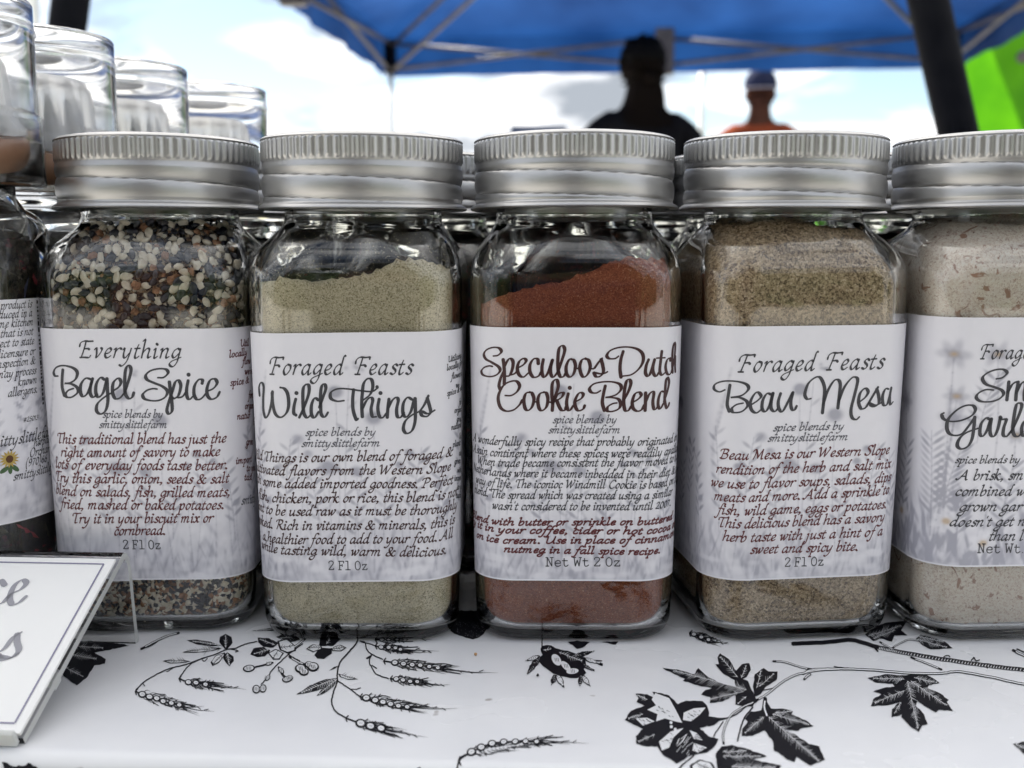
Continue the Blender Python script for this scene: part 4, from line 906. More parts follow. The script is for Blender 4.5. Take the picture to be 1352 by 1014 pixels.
# jar 2
o2 = (330, 430, 2.897); c2 = (340, 460, 5.633); dk = Ink(); gr = Ink(); mr = Ink(); ty = Ink(); sd1 = Ink()
write(J2.face, dk, 'Foraged Feasts', 'F', Tq(c2, 98, 192), 's', Tq(c2, 1160, 192), 15, wt=.2, thin=.06, sub=6)
trace(J2.face, dk, *c2, "16,350 12,290 26,254 45,280 42,380 45,470 62,515 85,480 105,400 112,320|108,330 115,420 135,490 175,512 215,480 232,420 225,340 200,300 168,290|285,375 272,430 270,480 288,497|290,332|310,515 345,440 380,340 383,280 362,268 340,300 338,400 345,480 370,515 400,490|455,385 425,370 402,420 402,490 425,515 455,470|460,440 485,370 508,300 500,268 480,275 470,330 470,430 475,490 500,510 525,475|645,388 590,392 545,370 548,325 600,300 680,302 770,315 850,320 885,300 890,282|715,305 708,380 712,460 735,530 750,520|785,385 835,345 857,290 850,235 820,225 790,260 780,330 775,420 780,510|780,450 810,390 840,365 857,385 845,450 855,505 885,508|905,375 895,440 905,500 930,515 960,480|915,332|978,375 970,440 965,515|970,450 1000,390 1030,365 1047,385 1035,450 1040,505 1065,512 1090,475|1150,380 1115,365 1085,410 1082,480 1105,510 1140,470 1165,380|1172,370 1174,450 1172,540 1150,610 1110,632 1085,600 1100,540 1150,495 1205,468|1205,470 1240,420 1272,350|1262,370 1280,430 1287,475 1262,505 1225,500 1213,475|1225,468 1270,485 1320,458", 4.0, 1.7)
write(J2.face, gr, 'spice blends by', 's', Tq(o2, 212, 421), 'y', Tq(o2, 482, 419), 6.6)
write(J2.face, gr, 'smittyslittlefarm', 's', Tq(o2, 197, 463), 'm', Tq(o2, 500, 461), 6.6)
for txt, a, xa, b_, xb, ya, yb in (('Wild Things is our own blend of foraged &', 'Things', 57, 'foraged', 737, 516, 504), ('cultivated flavors from the Western Slope', 'flavors', 150, 'Western', 662, 572, 566), ('with some added imported goodness. Perfect', 'added', 133, 'goodness.', 645, 620, 620), ('fish, chicken, pork or rice, this blend is not', 'chicken,', 85, 'blend', 707, 673, 668), ('meant to be used raw as it must be thoroughly', 'be', 98, 'must be', 598, 723, 723), ('cooked. Rich in vitamins & minerals, this is', 'Rich', 100, 'minerals,', 678, 777, 776), ('a healthier food to add to your food. All', 'healthier', 68, 'food.', 718, 824, 823), ('while tasting wild, warm & delicious.', 'tasting', 118, 'delicious.', 752, 872, 870)):
    write(J2.face, mr, txt, a, Tq(o2, xa, ya), b_, Tq(o2, xb, yb), 8.2, thin=.085)
write(J2.face, ty, '2 Fl Oz', '2', Tq(o2, 300, 934), 'z', Tq(o2, 452, 934), 7.2, font=TY, shear=0)
for i, txt in enumerate(('Utilizing', 'locally grown', 'flowers &', 'we', 'spice & with', 'for', 'organic', 'great', 'natural', 'Our', 'plants', 'our', 'green', 'with', 'import', 'to you', 'tasting')):
    x0 = (592, 590, 596, 602, 590, 606, 600, 603, 596, 606, 598, 606, 600, 604, 600, 604, 602)[i]
    write(J2.face, sd1, txt, txt[0], (x0, 478 + i * 11.2), txt[0], (x0 + 9, 475.5 + i * 11.2), 5.0, wt=.17, thin=.15, shear=.1, fixed=.00085)
J2.put('title_lettering', dk, 'ink_grey'); J2.put('byline_lettering', gr, 'ink_mid'); J2.put('description_lettering', mr, 'ink_brown'); J2.put('weight_lettering', ty, 'ink_grey'); J2.put('side_lettering', sd1, 'ink_grey')
# jar 3
o3 = (610, 430, 2.897); c3 = (625, 450, 9.22); c4 = (760, 450, 9.22); dk = Ink(); gr = Ink(); mr = Ink(); ty = Ink(); bk = Ink()
trace(J3.face, dk, *c3, "240,185 300,175 340,130 310,88 240,80 160,110 128,165 152,220 220,260 300,310 325,360 280,415 200,435 120,415 98,370 130,325 190,305 235,312|362,225 372,300 378,420 375,530|325,590 312,540 330,460 365,380|370,330 410,250 445,215 482,250 475,340 440,420 395,430|455,415 500,400 530,370|540,330 610,290 642,240 610,215 560,250 535,330 555,410 610,440 670,390|790,280 782,225 735,220 690,290 690,380 730,440 790,430 830,370|852,225 835,320 840,410 870,440 915,370 960,235|965,230 940,330 945,410 975,440 1020,390|1020,400 1080,230 1112,110 1085,60 1045,90 1030,200 1030,340 1055,430 1095,435 1130,380|1195,222 1165,230 1130,310 1135,400 1175,440 1220,400 1242,310 1225,240 1190,222|1225,330 1300,340", 4.1, 1.6)
trace(J3.face, dk, *c3, "385,665 460,665 530,620 562,550 530,495 470,490 380,530 320,620 302,710 330,810 400,855 490,840 560,780 595,720|690,625 640,640 615,720 630,820 670,845 715,800 737,710 715,640 685,624|730,740 785,745|860,625 810,645 785,720 800,820 840,848 890,800 907,710 890,640 858,624|905,742 960,750|965,740 1000,660 1032,560 1020,480 985,480 960,530 955,650 965,760 960,850|970,760 1020,660 1070,630 1097,640 1070,690 1015,725|1015,725 1040,790 1070,840 1110,845 1130,800|1155,640 1135,740 1145,825 1175,845 1215,790|1173,572", 4.1, 1.6)
trace(J3.face, dk, *c4, "0,740 70,700 92,650 60,630 25,655 -10,740 5,820 40,850 90,830 112,785|120,215 75,235 50,320 70,410 105,440 150,400 177,320 160,240 118,215|165,335 215,340 235,325|232,330 280,260 325,210|310,225 330,300 337,375 300,430 250,435 222,390|225,385 300,400 350,395 390,375|525,185 480,215 410,215 380,180 420,120 520,82 640,75 750,100 815,160 820,250 770,340 680,410 570,430|580,125 550,230 540,340 552,445|890,225 860,300 850,390 880,430 915,380 960,230|962,225 940,330 950,400 980,430 1015,380|1050,125 1035,250 1025,370 1050,415 1090,385|985,210 1090,205|1152,240 1148,212 1115,230 1095,310 1110,390 1140,410 1165,380|1165,380 1200,230 1213,60 1200,25 1182,100 1175,250 1180,385|1183,300 1203,200 1213,200 1210,300 1213,375", 4.1, 1.6)
trace(J3.face, dk, *c4, "305,605 250,635 190,625 170,580 220,525 330,500 450,500 540,530 552,590 500,650 420,680 365,688 440,690 520,710 547,770 520,830 440,860 385,850 395,800 450,765 505,755|362,545 340,640 325,750 350,850|575,740 640,620 672,520 655,472 620,490 595,600 585,740 600,840 640,848 680,790|690,750 760,710 797,660 770,625 720,650 690,740 700,820 750,855 800,840 835,780|852,630 850,740 845,850|850,750 890,660 930,620 952,640 940,740 950,820 975,830 1010,780|1075,620 1040,620 1010,700 1005,790 1030,825 1070,760|1075,740 1120,600 1137,500 1120,447 1100,480 1090,600 1085,720 1105,815 1125,800 1140,755", 4.1, 1.6)
write(J3.face, gr, 'spice blends by', 's', Tq(o3, 347, 372), 'y', Tq(o3, 592, 372), 6.6)
write(J3.face, gr, 'smittyslittlefarm', 's', Tq(o3, 330, 411), 'm', Tq(o3, 607, 411), 6.6)
for txt, a, xa, b_, xb, ya, yb in (('A wonderfully spicy recipe that probably originated on', 'spicy', 240, 'probably', 660, 458, 458), ('the Asain continent where these spices were readily available', 'continent', 107, 'readily', 765, 497, 497), ('When trade became consistent the flavor moved to the', 'trade', 137, 'flavor', 690, 537, 537), ('Netherlands where it became inbedded in their diet & their', 'where', 198, 'in their', 745, 578, 580), ('way of life. The iconioc Windmill Cookie is based on the', 'The', 205, 'is', 703, 620, 622), ('blend. The spread which was created using a similar', 'The', 110, 'using a', 717, 655, 662), ("wasn't considered to be invented until 2007.", 'wasn', 115, 'until', 730, 699, 702)):
    write(J3.face, bk, txt, a, Tq(o3, xa, ya), b_, Tq(o3, xb, yb), 7.2, thin=.085)
for txt, a, xa, b_, xb, ya, yb in (('Blend with butter or sprinkle on buttered', 'with', 112, 'on', 655, 757, 762), ('Try it in your coffee, cider or hot cocoa or', 'your', 137, 'hot', 690, 790, 797), ('on ice cream. Use in place of cinnamon', 'ice', 93, 'of', 645, 822, 832), ('nutmeg in a fall spice recipe.', 'nutmeg', 160, 'recipe.', 760, 865, 868)):
    write(J3.face, mr, txt, a, Tq(o3, xa, ya), b_, Tq(o3, xb, yb), 6.1, wt=.24, thin=.16)
write(J3.face, ty, 'Net Wt 2 Oz', 'N', Tq(o3, 320, 920), 'z', Tq(o3, 608, 920), 7.2, font=TY, shear=0)
J3.put('title_lettering', dk, 'ink_brown'); J3.put('byline_lettering', gr, 'ink_mid'); J3.put('description_lettering', bk, 'ink_grey'); J3.put('serving_lettering', mr, 'ink_maroon'); J3.put('weight_lettering', ty, 'ink_grey')
# jar 4
o4 = (890, 430, 2.897); c5 = (935, 460, 5.408); dk = Ink(); gr = Ink(); mr = Ink(); ty = Ink()
write(J4.face, dk, 'Foraged Feasts', 'F', Tq(c5, 220, 168), 's', Tq(c5, 1258, 142), 15, wt=.2, thin=.06, sub=6)
trace(J4.face, dk, *c5, "120,295 80,310 42,290 50,255 110,234 200,235 270,255 287,290 240,335 160,350 220,350 272,375 280,410 240,450 180,457 168,430 200,402 250,390|155,260 145,320 135,400 150,450|310,400 355,370 377,340 350,312 320,340 300,390 310,440 345,460 385,430|450,330 420,322 390,370 385,430 410,450 440,400 460,320|464,318 450,380 450,430 475,450 500,425|517,320 500,380 505,430 530,450 570,380 602,315|606,313 590,380 595,430 615,440 632,410|735,358 705,360 690,325 715,250 770,205 805,215 830,280 825,370 815,462|820,400 850,310 890,240 920,222 942,250 935,340 925,428|930,380 970,280 1020,215 1050,205 1067,230 1045,330 1020,430 1025,490 1055,508 1080,488|1075,385 1120,350 1142,310 1120,285 1085,320 1073,380 1090,428 1120,425 1145,390|1145,390 1180,330 1213,275|1203,290 1217,340 1217,390 1185,415 1153,405|1150,390 1195,405 1240,385|1290,290 1265,290 1245,340 1250,400 1275,400 1295,340 1307,280|1307,280 1297,340 1300,400 1320,380", 4.0, 1.6)
write(J4.face, gr, 'spice blends by', 's', Tq(o4, 378, 403), 'y', Tq(o4, 650, 396), 6.6)
write(J4.face, gr, 'smittyslittlefarm', 's', Tq(o4, 357, 443), 'm', Tq(o4, 667, 437), 6.6)
for txt, a, xa, b_, xb, ya, yb in (('Beau Mesa is our Western Slope', 'B', 175, 'e', 823, 507, 488), ('rendition of the herb and salt mix', 'r', 160, 'x', 828, 561, 541), ('we use to flavor soups, salads, dips', 'w', 140, 's', 828, 611, 591), ('meats and more. Add a sprinkle to', 'm', 153, 'o', 822, 665, 640), ('fish, wild game, eggs or potatoes.', 'f', 165, '.', 812, 717, 695), ('This delicious blend has a savory', 'T', 168, 'y', 805, 767, 744), ('herb taste with just a hint of a', 'h', 185, 'a', 797, 821, 799), ('sweet and spicy bite.', 's', 290, '.', 705, 872, 859)):
    write(J4.face, mr, txt, a, Tq(o4, xa, ya), b_, Tq(o4, xb, yb), 8.4, thin=.085)
write(J4.face, ty, '2 Fl Oz', '2', Tq(o4, 422, 922), 'z', Tq(o4, 573, 917), 7.2, font=TY, shear=0)
J4.put('title_lettering', dk, 'ink_grey'); J4.put('byline_lettering', gr, 'ink_mid'); J4.put('description_lettering', mr, 'ink_maroon'); J4.put('weight_lettering', ty, 'ink_grey')
# jar 5
o5 = (1160, 420, 2.304); c6 = (1240, 440, 6.339); dk = Ink(); gr = Ink(); mr = Ink(); ty = Ink()
write(J5.face, gr, 'Foraged Feasts', 'F', Tq(c6, 350, 214), 'Forag', Tq(c6, 700, 212), 12.5, wt=.21, thin=.065, sub=6)
trace(J5.face, dk, *c6, "475,382 530,370 567,330 530,302 460,308 390,340 362,380 390,425 460,450 520,475 537,510 500,550 430,572 350,570 310,540 330,500 390,472 455,475|582,405 575,480 565,560|570,500 610,430 650,405 658,420 645,490 640,560|645,500 680,430 712,405 722,425 712,500 712,558|40,665 22,680 35,715 90,737 180,730 270,690 302,640 280,605 220,605 150,640 80,710 62,780 80,835 130,855 190,840 250,770 297,700|297,700 290,780 275,880 240,945 185,968 150,940 170,880 230,830 325,795|420,720 390,710 350,760 340,840 365,860 400,810 430,720|437,715 425,790 430,850 460,860 490,800 510,710|508,700 525,720 560,722 540,790 535,850 565,862 600,820|600,830 660,700 690,610 675,585 645,600 625,700 615,800 630,855 665,860 700,820|735,740 710,740 690,790 695,850 720,862", 4.2, 1.7)
write(J5.face, mr, 'spice blends by', 's', Tq(o5, 232, 440), 'y', Tq(o5, 430, 440), 6.4)
for txt, xa, xb, y in (('A brisk, sm', 240, 442, 491), ('combined w', 232, 446, 539), ('grown gar', 245, 436, 586), ("doesn't get n", 215, 446, 631), ('than l', 335, 440, 676)):
    write(J5.face, mr, txt, txt[0], Tq(o5, xa, y), txt[-1], Tq(o5, xb, y), 8.6)
write(J5.face, ty, 'Net Wt.', 'N', Tq(o5, 300, 714), '.', Tq(o5, 444, 714), 7.4, font=TY, shear=0)
J5.put('title_lettering', dk, 'ink_grey'); J5.put('heading_lettering', gr, 'ink_grey'); J5.put('description_lettering', mr, 'ink_grey'); J5.put('weight_lettering', ty, 'ink_grey')

# ------------------------------------------------------------------ second row of jars, right behind
m_tea = grain('dark_tea_leaves', [(.2, (.006, .006, .006)), (.45, (.018, .014, .011)), (.62, (.045, .035, .022)), (.78, (.012, .012, .02)), (.93, (.2, .03, .035))], 500, 1.0, 2.4)
ME_TEA = filling('spice_filling', lambda x, y: .083, m_tea, seed=9, rough=.006)
ME_LAB2 = None
def Ploc2(S, Z):
    w_ = np.interp(Z, zo, wo_) + .00012; r_ = np.interp(Z, zo, ro) + .00012; x, y = outline(S, w_, r_); return np.stack([x, y, Z], -1)
ME_LAB2 = label_mesh('meadow', -.03, .03, 8, P=Ploc2, NS=60, NV=40)
rear = []
rows_ = [(.2800, [(-.0655, 'hidden'), (-.0235, 'seen'), (.0195, 'hidden'), (.0625, 'seen'), (.1060, 'hidden'), (.1500, 'hidden')]), (.3260, [(-.044, ''), (-.001, ''), (.042, ''), (.086, ''), (.130, ''), (.173, '')]), (.3730, [(-.062, ''), (-.019, ''), (.024, ''), (.067, ''), (.110, ''), (.155, '')])]
SEEN = {(-.0235): 'rear silver-lidded jar glimpsed in the gap between Wild Things and Speculoos jars', .0625: 'rear silver-lidded jar glimpsed in the gap left of the Beau Mesa jar'}
for ry_, lst in rows_:
    for x_, st_ in lst:
        lab_ = SEEN.get(x_, 'dark-filled spice jar standing in the rows hidden behind the front jars')
        o = thing('spice_jar', lab_, 'spice jar', (x_, ry_, 0), R(rnd.uniform(-6, 6)), 'seen rear jars' if x_ in SEEN and ry_ < .3 else 'dark filled jars in the rear rows')
        ob('glass_bottle', ME_GLASS, o); ob('metal_lid', ME_LID, o, (0, 0, .0897), (0, 0, x_ * 90)); ob('spice_filling', ME_TEA, o)

# ------------------------------------------------------------------ tall grinder bottles with clear caps
def arc(cx, cz, r, a0, a1, n=6): return [(cx + r * math.cos(R(a0 + (a1 - a0) * i / n)), cz + r * math.sin(R(a0 + (a1 - a0) * i / n))) for i in range(n + 1)]
gb_out = [(.001, .0012), (.016, .0010)] + arc(.0185, .003, .003, -90, 0) + [(.0215, .02), (.0215, .06), (.0213, .078)] + arc(.0145, .0835, .0068, 0, 70) + [(.0150, .0925), (.0150, .0985)]
gb_in = [(.0132, .0985), (.0132, .092), (.0155, .0885), (.0190, .0845), (.0197, .078), (.0198, .02), (.0197, .007), (.017, .0048), (.001, .0046)]
ME_GB = lathe(gb_out + gb_in, 96, M['glass'], 'glass_bottle')
cap_out = [(.0212, .0948), (.0214, .0955), (.0213, .1080), (.0210, .1086), (.0213, .1092), (.0206, .1098), (.0205, .1104), (.0205, .1262), (.0208, .1266), (.0208, .1272), (.0205, .1276), (.0205, .1290)] + arc(.0196, .1321, .0009, 0, 90) + [(.001, .1330)]
cap_in = [(.001, .1322), (.0190, .1322), (.0198, .1316), (.0199, .1300), (.0199, .1150), (.0200, .1100), (.0206, .1080), (.0207, .0950)]
ME_CAP = lathe(cap_out[:] + cap_in, 96, M['plastic'], 'clear_cap', closed=False)
# grinder head with ribs inside the cap
hd = []
for (r, z) in [(.0010, .1040), (.0165, .1040), (.0172, .1045), (.0172, .1060), (.0160, .1075), (.0150, .1100), (.0142, .1210), (.0135, .1235), (.0010, .1235)]: hd.append((r, z))
ME_HEAD = lathe(hd, 96, M['frost'], 'grinder_head')
for v in ME_HEAD.vertices:
    a = math.atan2(v.co.y, v.co.x); 
    if .1005 < v.co.z < .122: s_ = 1 + .035 * math.cos(a * 16); v.co.x *= s_; v.co.y *= s_
tan = noise_tint(mat('tan_grinder_ring', (.34, .17, .09), .5), (.26, .12, .06), (.42, .24, .14), 80)
ME_RING = lathe([(.0134, .0955), (.0182, .0955), (.0186, .0990), (.0182, .1032), (.0134, .1035)], 64, tan, 'grinder_ring', closed=True)
grey_teeth = mat('pale_grinder_teeth', (.55, .55, .56), .4)
bm = bmesh.new()
for k in range(10):
    a = 2 * math.pi * k / 10; c, s_ = math.cos(a), math.sin(a); vs = [bm.verts.new((r * c - q * s_, r * s_ + q * c, z)) for (r, q, z) in ((.005, -.0015, .104), (.012, -.0008, .104), (.012, .0008, .104), (.005, .0015, .104), (.008, 0, .1195))]
    for f in ((0, 1, 4), (1, 2, 4), (2, 3, 4), (3, 0, 4), (3, 2, 1, 0)): bm.faces.new([vs[i] for i in f])
ME_TEETH = bm_mesh('grinder_teeth', bm, grey_teeth)
tf = []; 
prof_t = [(.001, .0052), (.0165, .0054), (.0192, .0075), (.0194, .02), (.0193, .0775), (.0185, .0832), (.0165, .0855), (.001, .0865)]
prof_t = [tuple(p) for p in cat(np.array(prof_t), 8)]
ME_TEAF = lathe(prof_t, 120, m_tea, 'tea_filling')
q = np.random.RandomState(4)
for v in ME_TEAF.vertices:
    s_ = 1 - abs(q.normal(0, .02)); v.co.x *= s_; v.co.y *= s_
# loose tea leaves and petals: uncountable
def tea_bits(seed):
    V = []; F = []; mi = []; q = random.Random(seed)
    for _ in range(520):
        a = q.uniform(0, 6.283); z = q.uniform(.008, .084); r = .0191 if z < .078 else .0175; c = Vector((r * math.cos(a), r * math.sin(a), z)); td = Vector((-math.sin(a), math.cos(a), 0)); up = Vector((0, 0, 1)); an = q.uniform(0, 6.28)
        X = td * math.cos(an) + up * math.sin(an); Y = up * math.cos(an) - td * math.sin(an); L_ = q.uniform(.0012, .0042); W_ = q.uniform(.0003, .0012); nr = td.cross(up); b_ = len(V)
        V += [c - X * L_, c - Y * W_ - nr * .0003, c + X * L_, c + Y * W_ - nr * .0003, c - nr * .0006, c - X * L_ * .3 - Y * W_ * .2 + nr * .0002]
        F += [(b_, b_ + 1, b_ + 5), (b_ + 1, b_ + 2, b_ + 5), (b_ + 2, b_ + 3, b_ + 5), (b_ + 3, b_, b_ + 5)]; k = q.choice([0, 0, 0, 1, 1, 2, 3]) ; mi += [k] * 4
    return mesh('tea_leaves', V, F, [mat('dark_tea_leaf', (.03, .025, .018), .6), mat('olive_tea_leaf', (.10, .09, .05), .6), mat('red_petal', (.36, .04, .06), .6), mat('navy_petal', (.02, .025, .07), .6)], False, mi)
ME_BITS = tea_bits(2)
gl = ['nearest tall clear-capped grinder bottle, cut by the left edge, with barcode label', 'second tall grinder bottle from the front, its cap just behind the nearest one', 'third tall grinder bottle in the receding row, between the second and the last', 'farthest and lowest looking grinder bottle, its cap right above the Bagel Spice lid']
GP = [(-.1208, .2262), (-.1198, .2700), (-.1150, .3150), (-.1022, .3600)]
def gpl(off=.0001):
    def f(S, Z):
        a = S / .0215; return np.stack([(.0215 + off) * np.sin(a), -(.0215 + off) * np.cos(a), np.asarray(Z, float)], -1)
    return f
for i, (gx, gy) in enumerate(GP):
    o = thing('grinder_bottle', gl[i], 'grinder bottle', (gx, gy, 0), 0, 'tall clear capped grinder bottles at the left')
    for nm, me in (('glass_bottle', ME_GB), ('clear_cap', ME_CAP), ('grinder_head', ME_HEAD), ('grinder_ring', ME_RING), ('grinder_teeth', ME_TEETH)): ob(nm, me, o)
    tfo = ob('tea_filling', ME_TEAF, o); bt = ob('tea_leaves', ME_BITS, tfo, (0, 0, 0), (0, 0, i * 1.3)); bt['kind'] = 'stuff'
    lb = ob('paper_label', label_mesh('meadow', -.032, .0335, 20 + i, .0255, .0715, gpl(), 120, 90), o)
    if i == 0:
        def gw(S, Z): P = gpl()(S, Z); return P + np.array([gx, gy, 0])
        fc = Face(gw, -.002, .030, .05); og = (0, 380, 3.38); dk = Ink(); bc = Ink()
        for txt, xe, ye in (('This product is', 158, 86), ('produced in a', 160, 126), ('home kitchen', 164, 166), ('that is not', 166, 208), ('subject to state', 172, 250), ('licensure or', 178, 296), ('inspection &', 180, 338), ('may process', 184, 382), ('known', 188, 424), ('allergens.', 192, 466)):
            s1_, v1_, k = fc.inv(*Tq(og, xe * .72 + 28, ye)); sx = .00106; L_ = layout(CH, txt)[-1] * sx
            s0_, v0_, _ = fc.inv(*Tq(og, xe - 40, ye + 4)); xs = layout(CH, txt); sy = 6.2 / k
            for c, x in zip(txt, xs):
                if c == ' ': continue
                for st in CH[c][1]:
                    Pq = cat(np.array(st), 4) if len(st) > 2 else np.array(st, float); dk.ribbon(np.stack([s1_ - L_ + (x + Pq[:, 0] + .22 * Pq[:, 1]) * sx, Pq[:, 1] * sy + v1_], 1), .23 * sx, .09 * sx)
        def rt(txt, x, y, xh, sx, ink):
            s0_, v0_, k = fc.inv(*Tq(og, x, y)); xs = layout(CH, txt); sy = xh / k
            for c, xx in zip(txt, xs):
                if c == ' ': continue
                for st in CH[c][1]:
                    Pq = cat(np.array(st), 4) if len(st) > 2 else np.array(st, float); ink.ribbon(np.stack([s0_ + (xx + Pq[:, 0] + .22 * Pq[:, 1]) * sx, Pq[:, 1] * sy + v0_], 1), .23 * sx, .09 * sx)
        rt('#25013', 104, 600, 4.5, .00085, dk); rt('ittyslittlefarm', 0, 708, 8.5, .00150, dk); rt('herbal', 150, 708, 6, .0011, dk); rt('Orchard', 130, 756, 6.5, .0012, dk); rt('(970)66', 113, 800, 7, .0012, dk); rt('smittyslittlefarm', 58, 860, 6.5, .0012, dk)
        s0_, _, k = fc.inv(*Tq(og, 161, 60)); s1_, _, _ = fc.inv(*Tq(og, 200, 60)); za, zb_ = fc.inv(*Tq(og, 178, 28))[1], fc.inv(*Tq(og, 215, 525))[1]; z = za; q = random.Random(5)
        while z > zb_:
            h_ = q.choice([.0003, .00045, .0007, .0010]); bc.poly([(s0_, z - h_), (s0_ + .0060, z - h_), (s0_ + .0060, z), (s0_, z)]); z -= h_ + q.choice([.0003, .0004, .0006])
        dk.build('lettering', lambda V: gpl(.00018)(V[:, 0], V[:, 1]), M['ink_black'], lb); bc.build('barcode', lambda V: gpl(.00018)(V[:, 0], V[:, 1]), M['ink_black'], lb)
        sf = Ink(); sf2 = Ink(); sf3 = Ink(); s0_, v0_, k = fc.inv(*Tq(og, 42, 764))
        for j in range(15):
            a = j * .4189; sf.poly([(s0_ + .0006 * math.cos(a - .5), v0_ + .0006 * math.sin(a - .5)), (s0_ + .0015 * math.cos(a - .16), v0_ + .0013 * math.sin(a - .16)), (s0_ + .0022 * math.cos(a), v0_ + .0019 * math.sin(a)), (s0_ + .0015 * math.cos(a + .16), v0_ + .0013 * math.sin(a + .16)), (s0_ + .0006 * math.cos(a + .5), v0_ + .0006 * math.sin(a + .5))])
        sf2.dot((s0_, v0_), .0008, 14)
        for dx, an in ((-.0012, .5), (.0011, 2.4), (0.0, 1.6)): sf3.dot((s0_ + dx, v0_ - .0021), .0011, 10, .0005, an)
        sf3.build('flower_leaf_print', lambda V: gpl(.00014)(V[:, 0], V[:, 1]), M['leaf_green'], lb); sf.build('flower_petal_print', lambda V: gpl(.00018)(V[:, 0], V[:, 1]), M['yellow'], lb); sf2.build('flower_centre_print', lambda V: gpl(.00022)(V[:, 0], V[:, 1]), M['flower_brown'], lb)

# ------------------------------------------------------------------ slanted acrylic sign
SY0, SY1, SZ1 = .1668, .2070, .0198
sg = thing('sign_holder', 'clear acrylic slanted sign holder with white paper and grey script, lower left corner', 'sign', (-.0812, SY0, 0), R(-3.5))
ang = math.atan2(SZ1 - .0012, SY1 - SY0); LN = math.hypot(SZ1 - .0012, SY1 - SY0); W_ = .15
def on_sign(u, v, h): return Vector((u, v * math.cos(ang) - h * math.sin(ang), .0012 + v * math.sin(ang) + h * math.cos(ang)))
def slab(bm, u0, u1, v0, v1, h0, h1, bev=.0003):
    Mx = Matrix.Translation((0, 0, .0012)) @ Matrix.Rotation(ang, 4, 'X'); box(bm, (u0, v0, h0), (u1, v1, h1), Mx, bev)
# back sheet with its bend and rear leg, extruded profile
pr = []
th_ = .0018
pts = [(0.0, 0.0)] + [(LN * f * math.cos(ang), LN * f * math.sin(ang)) for f in (.5, .93)]
bx, bz = LN * math.cos(ang), LN * math.sin(ang)
pts += [(bx + .0012, bz + .0006), (bx + .0030, bz - .0003), (bx + .0042, bz - .0026), (bx + .0054, .006), (bx + .0062, -.0011)]
P = cat(np.array(pts), 5); T = np.gradient(P, axis=0); T /= np.hypot(T[:, 0], T[:, 1])[:, None]; Nn = np.stack([-T[:, 1], T[:, 0]], 1)
up_, dn = P + Nn * .0002, P - Nn * (th_ - .0006); loop = list(up_) + list(dn[::-1]); n_ = len(loop)
V = [(x, a, b_ + .0012) for x in (-W_, 0) for a, b_ in loop]; F = [tuple(range(n_)), tuple(range(2 * n_ - 1, n_ - 1, -1))] + [(i, i + n_, (i + 1) % n_ + n_, (i + 1) % n_) for i in range(n_)]
me = mesh('bent_back_sheet', V, F, [M['acrylic'], M['acrylic_edge']], False, [1, 1] + [0] * n_)
bm = bmesh.new(); bm.from_mesh(me); bmesh.ops.recalc_face_normals(bm, faces=bm.faces); bmesh.ops.triangulate(bm, faces=[f for f in bm.faces if len(f.verts) > 4]); bm.to_mesh(me); bm.free()
zmin = min(v.co.z for v in me.vertices)
for v in me.vertices: v.co.z = max(v.co.z, .0001)
ob('bent_back_sheet', me, sg)
bm = bmesh.new(); slab(bm, -W_, -.0006, -.0012, -.0001, -.0006, .0024); ob('bottom_lip', bm_mesh('bottom_lip', bm, M['acrylic_edge'], False), sg)
bm = bmesh.new(); slab(bm, -.010, -.001, LN * .30, LN * .36, -.0036, -.0020); ob('side_tab', bm_mesh('side_tab', bm, M['acrylic_edge'], False), sg)
bm = bmesh.new(); slab(bm, -W_ + .001, -.0005, .0004, LN - .0010, .00035, .0009, 0); pap = ob('paper_insert', bm_mesh('paper_insert', bm, M['paper'], False), sg)
def sign_inv(px, py):
    d = ray(px, py); c, s_ = math.cos(R(-3.5)), math.sin(R(-3.5)); h = .00095
    Mo = Matrix.Translation((-.0812, SY0, 0)) @ Matrix.Rotation(R(-3.5), 4, 'Z'); p0 = Mo @ on_sign(0, 0, h); nrm = (Mo.to_3x3() @ Vector((0, -math.sin(ang), math.cos(ang))))
    dv = Vector(d); cz = Vector((0, 0, CAMZ)); t_ = (p0 - cz).dot(nrm) / dv.dot(nrm); q = Mo.inverted() @ (cz + dv * t_); return q.x, (q.y + h * math.sin(ang)) / math.cos(ang)
fr = Ink(); tx = Ink(); i_ = LN
fr.ribbon(np.array([(-.0023, .0024), (-.0023, LN - .0026)]), .00035, .0003, None, cap=False); fr.ribbon(np.array([(-W_ + .006, .0024), (-.0023, .0024)]), .00035, .0003, None, cap=False); fr.ribbon(np.array([(-W_ + .006, LN - .0026), (-.0023, LN - .0026)]), .00035, .0003, None, cap=False); fr.ribbon(np.array([(-W_ + .006, .0024), (-W_ + .006, LN - .0026)]), .00035, .0003, None, cap=False)
def sgl(txt):
    for part in txt.split('|'):
        K = [sign_inv(F_[0] + float(p.split(',')[0]) / F_[2], F_[1] + float(p.split(',')[1]) / F_[2]) for p in part.split()]
        tx.ribbon(cat(np.array(K), 7), .0012, .00035, R(35))
sgl("22,182 0,160 -35,190 -50,240 -30,270 10,262 45,228|48,222 95,200 120,172 100,158 65,185 45,235 55,268 85,262 120,232|-30,500 20,470 60,420 100,395|78,405 78,440 85,480 50,512 10,520 -10,500|-5,505 50,512 85,492")
fr.build('border_print', lambda V: np.array([on_sign(a, b_, .00098) for a, b_ in V]), M['ink_frame'], pap)
tx.build('script_print', lambda V: np.array([on_sign(a, b_, .00100) for a, b_ in V]), M['ink_pale'], pap)

